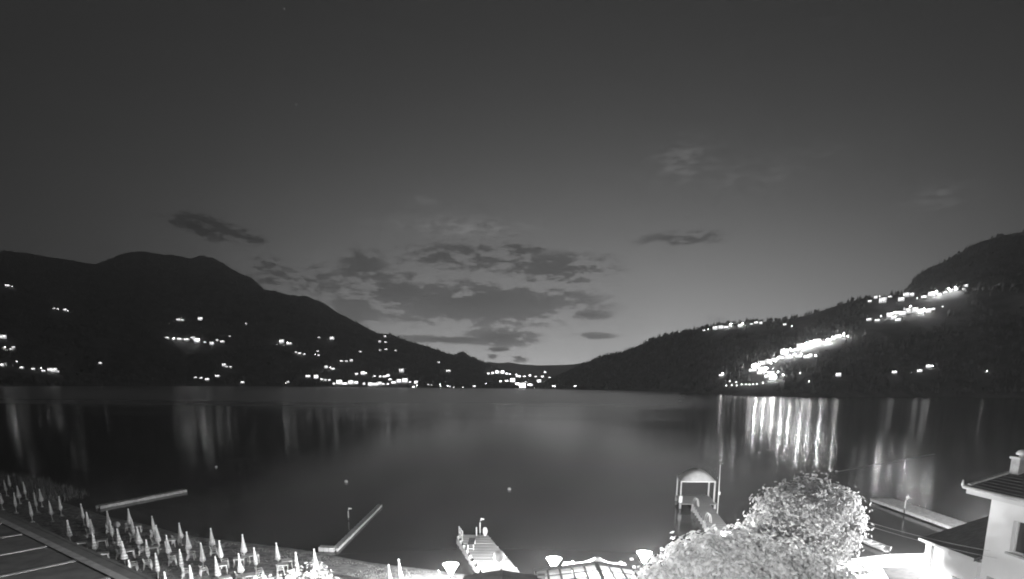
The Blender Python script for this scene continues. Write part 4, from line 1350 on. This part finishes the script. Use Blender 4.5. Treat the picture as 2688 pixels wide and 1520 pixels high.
# terrace in front of and beyond the low wing
MB_ = MB().prism([(14, 27), (23.6, 27), (24.1, 33.0), (33, 33.6), (44, 44), (41, 50.5), (33, 49.8), (27, 47.6), (18, 44.0), (14, 40)], .2, .72)
tag(MB_.build('terrace', mat('terrace_paving', .6, .85, spread=.12, scale=1.5)), kind='structure')
root = tag(empty('dark_sheet', (27, 38.6, .72)), 'dark low stand-in sheet at the corner of the low white wing', 'awning')  # added sheet on legs, standing in for a dark wedge on the terrace
mb = MB()
mb.hexa([(24.4, 36.2, 2.6), (27.6, 35.2, 2.9), (29.8, 39.2, 2.9), (25.9, 39.7, 2.6), (24.4, 36.2, 2.68), (27.6, 35.2, 2.98), (29.8, 39.2, 2.98), (25.9, 39.7, 2.68)])
mb.build('cover', felt, root)
for p in ((24.6, 36.4), (27.4, 35.5), (29.5, 39.0), (26.0, 39.5)):
    MB().tube([(p[0], p[1], .7), (p[0], p[1], 2.6)], .035, 8).build('leg', white_pole, root, True)

# ------------------------------------------------------------------ trees and shrubs
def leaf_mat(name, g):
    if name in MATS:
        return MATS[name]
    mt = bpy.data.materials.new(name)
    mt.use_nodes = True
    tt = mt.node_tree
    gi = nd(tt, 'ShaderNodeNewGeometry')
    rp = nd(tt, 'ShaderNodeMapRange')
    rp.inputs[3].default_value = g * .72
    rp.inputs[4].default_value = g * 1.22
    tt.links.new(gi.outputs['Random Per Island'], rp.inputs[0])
    a = nd(tt, 'ShaderNodeBsdfDiffuse')
    c = nd(tt, 'ShaderNodeBsdfTranslucent')
    cc = nd(tt, 'ShaderNodeCombineColor')
    for i in range(3):
        tt.links.new(rp.outputs[0], cc.inputs[i])
    tt.links.new(cc.outputs[0], a.inputs[0])
    tt.links.new(cc.outputs[0], c.inputs[0])
    mxx = nd(tt, 'ShaderNodeMixShader')
    mxx.inputs[0].default_value = .34
    tt.links.new(a.outputs[0], mxx.inputs[1])
    tt.links.new(c.outputs[0], mxx.inputs[2])
    tt.links.new(mxx.outputs[0], tt.nodes['Material Output'].inputs[0])
    MATS[name] = mt
    return mt


def add_leaf(mb, p, size, rnd, outward, loose):
    n = (outward + Vector((rnd.uniform(-1, 1), rnd.uniform(-1, 1), rnd.uniform(-.6, 1.2))) * loose).normalized()
    s = n.cross(Vector((rnd.uniform(-1, 1), rnd.uniform(-1, 1), rnd.uniform(-1, 1)))).normalized()
    u = n.cross(s)
    L, w = size * rnd.uniform(.7, 1.25), size * rnd.uniform(.32, .5)
    c = -n * L * .14
    o = len(mb.v)
    mb.v += [tuple(p - s * L * .5), tuple(p + u * w - s * L * .1 + c), tuple(p + s * L * .55 + c * 2), tuple(p - u * w - s * L * .1 + c), tuple(p + s * L * .12)]
    mb.f += [(o, o + 4, o + 1), (o + 4, o + 2, o + 1), (o, o + 3, o + 4), (o + 4, o + 3, o + 2)]
    mb.mi += [0] * 4


def leafy_crown(lobes, clumps, per, size, seed, clump_r=.55, loose=.6, ragged=1.06):
    """leaf clumps spread through the outer part of each lobe (x, y, z, rx, ry, rz)"""
    rnd = random.Random(seed)
    mb = MB()
    vol = [l[3] * l[4] * l[5] for l in lobes]
    for _ in range(clumps):
        l = rnd.choices(lobes, vol)[0]
        d = Vector((rnd.gauss(0, 1), rnd.gauss(0, 1), rnd.gauss(0, 1))).normalized()
        r = (rnd.random() ** .42) * rnd.uniform(.82, ragged)
        c = Vector((l[0] + d.x * l[3] * r, l[1] + d.y * l[4] * r, l[2] + d.z * l[5] * r))
        cr_ = clump_r * rnd.uniform(.5, 1.25)
        for _ in range(int(per * rnd.uniform(.5, 1.4))):
            e = Vector((rnd.gauss(0, 1), rnd.gauss(0, 1), rnd.gauss(0, .8)))
            e = e * (cr_ * .55)
            add_leaf(mb, c + e, size, rnd, (d + e.normalized() * .6), loose)
    return mb


bark = mat('bark', 0.16, 0.95, spread=.4, scale=6, bump=.02, stretch=(1, 1, .25))


def tree(name, x, y, h, r, lobes, clumps, per, size, label, seed, mt, **kw):
    z0 = ground_z(x, y)
    root = tag(empty(name, (x, y, z0)), label, 'tree')
    MB().tube([(x, y, z0 - .3), (x + .05, y, z0 + h * .4), (x - .05, y + .1, z0 + h)], [r * 1.4, r, r * .7], 10).build('trunk', bark, root, True)
    for l in lobes:
        a = Vector((x, y, z0 + h * .8))
        c = Vector(l[:3])
        MB().tube([a, (a + c) / 2 + Vector((0, 0, .2)), c, c + (c - a) * .25], [r * .6, r * .4, r * .22, .03], 7).build('limb', bark, root, True)
    o = leafy_crown(lobes, clumps, per, size, seed, **kw).build('crown', mt, root)
    return root


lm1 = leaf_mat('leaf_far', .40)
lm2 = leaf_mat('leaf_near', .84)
tree('round_tree', 22.4, 44, 2.6, .2, [(22.4, 44, 5.0, 4.1, 3.8, 3.35), (21.2, 43.5, 6.2, 2.5, 2.4, 1.9), (23.9, 44, 6.2, 2.6, 2.4, 1.75), (25.0, 44, 4.6, 2.0, 2.2, 2.4), (19.6, 44, 4.4, 1.7, 2.0, 2.0), (22.4, 44, 3.4, 4.2, 3.4, 2.0), (18.9, 43.2, 3.7, 2.1, 2.0, 2.0), (17.4, 42.6, 3.0, 1.6, 1.8, 1.5)], 2300, 13, .26, 'dense round tree in front of the water right of the gazebo pier', 21, lm1)
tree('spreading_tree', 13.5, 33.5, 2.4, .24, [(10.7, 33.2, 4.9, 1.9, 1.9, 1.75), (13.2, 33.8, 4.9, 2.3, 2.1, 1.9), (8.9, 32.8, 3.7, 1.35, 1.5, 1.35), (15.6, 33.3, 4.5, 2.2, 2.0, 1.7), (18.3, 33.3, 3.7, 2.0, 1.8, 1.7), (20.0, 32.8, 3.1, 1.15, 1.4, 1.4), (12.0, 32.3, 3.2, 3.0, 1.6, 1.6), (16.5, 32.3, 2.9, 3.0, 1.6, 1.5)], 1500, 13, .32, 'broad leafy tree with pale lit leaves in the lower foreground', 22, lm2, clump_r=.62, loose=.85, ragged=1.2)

# shrub before the beach
root = tag(empty('leafy_shrub', (-13.5, 36.5, ground_z(-13.5, 36.5))), 'leafy shrub between the beach parasols and the lamp, lit pale', 'shrub')
z0 = root.location.z
lobes = [(-15.6, 36.4, 1.6, 1.5, 1.2, 1.15), (-13.6, 36.6, 1.9, 1.6, 1.2, 1.25), (-11.7, 36.2, 1.7, 1.5, 1.2, 1.2), (-12.6, 37.0, 2.7, .8, .7, .65), (-17.2, 36.0, 1.0, 1.0, 1.0, .8), (-10.4, 35.8, 1.1, 1.1, 1.0, .9)]
for l in lobes:
    MB().tube([(-13.5 + (l[0] + 13.5) * .4, 36.5, z0 - .1), ((l[0] - 13.5) / 2 - (0 if l[0] > -13.5 else 0), 36.5, z0 + .6), (l[0], l[1], l[2])], [.06, .045, .02], 6).build('stem', bark, root, True)
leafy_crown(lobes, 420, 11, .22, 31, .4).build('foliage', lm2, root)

# reeds along the shore past the far parasols
rnd = random.Random(41)
mb = MB()
for _ in range(5200):
    u = rnd.random()
    x = -98 + 40 * u + rnd.uniform(-3, 3)
    y = shore_y(x) + rnd.uniform(-2.5, 5.0)
    h = rnd.uniform(.5, 1.6) * (.5 + .5 * noise.noise((x * .2, y * .2, 0)) + .35)
    a = rnd.random() * 6.28
    dx, dy = math.cos(a) * .03, math.sin(a) * .03
    lx, ly = rnd.uniform(-.3, .3), rnd.uniform(-.3, .3)
    mb.add([(x - dx, y - dy, -.1), (x + dx, y + dy, -.1), (x + lx + dx * .3, y + ly + dy * .3, h)], [(0, 1, 2)])
tag(mb.build('reeds', leaf_mat('reed_leaf', .35)), 'dim reed bed at the water edge past the far parasols', 'reeds', kind='stuff')
# trodden grass of the bathing lawn
mb = MB()
for _ in range(26000):
    x = rnd.uniform(-52, 2)
    y = rnd.uniform(34, shore_y(x) - 1.2)
    if noise.noise((x * .35, y * .35, 4)) < -.08:
        continue
    z = ground_z(x, y)
    h = rnd.uniform(.03, .11)
    a = rnd.random() * 6.28
    dx, dy = math.cos(a) * .035, math.sin(a) * .035
    mb.add([(x - dx, y - dy, z - .01), (x + dx, y + dy, z - .01), (x + rnd.uniform(-.06, .06), y + rnd.uniform(-.06, .06), z + h)], [(0, 1, 2)])
tag(mb.build('grass', leaf_mat('grass_blade', .45)), 'short trodden grass of the bathing beach among the parasols', 'grass', kind='stuff')

# overhead cables past the round tree
cab = mat('cable_sheath', .45, .7)
for k, lab in enumerate(('upper of two thin overhead cables crossing before the round tree', 'lower of two thin overhead cables crossing before the round tree')):
    pts = []
    for i in range(15):
        u = i / 14
        a = Vector((14.0, 30.0, 9.65 - k * .12))
        c = Vector((24.3, 29.0 - k * .5, 6.9 - k * .25))
        p = a + (c - a) * u
        p.z -= .5 * (4 * u * (1 - u)) * .6
        pts.append(p)
    tag(MB().tube(pts, .009, 6).build('overhead_cable', cab), lab, 'cable', 'overhead cables')

# ------------------------------------------------------------------ evening haze over the lake
hz = bpy.data.materials.new('evening_haze')
hz.use_nodes = True
ht = hz.node_tree
ht.nodes.clear()
pvn = nd(ht, 'ShaderNodeVolumePrincipled')
pvn.inputs['Color'].default_value = (.95, .95, .95, 1)
pvn.inputs['Density'].default_value = HAZE
pvn.inputs['Anisotropy'].default_value = 0.72
ho = nd(ht, 'ShaderNodeOutputMaterial')
ht.links.new(pvn.outputs[0], ho.inputs['Volume'])
tag(MB().box(-7000, -600, -6, 7000, 8200, 1000).build('haze', hz), kind='stuff')
scene.cycles.volume_bounces = 0
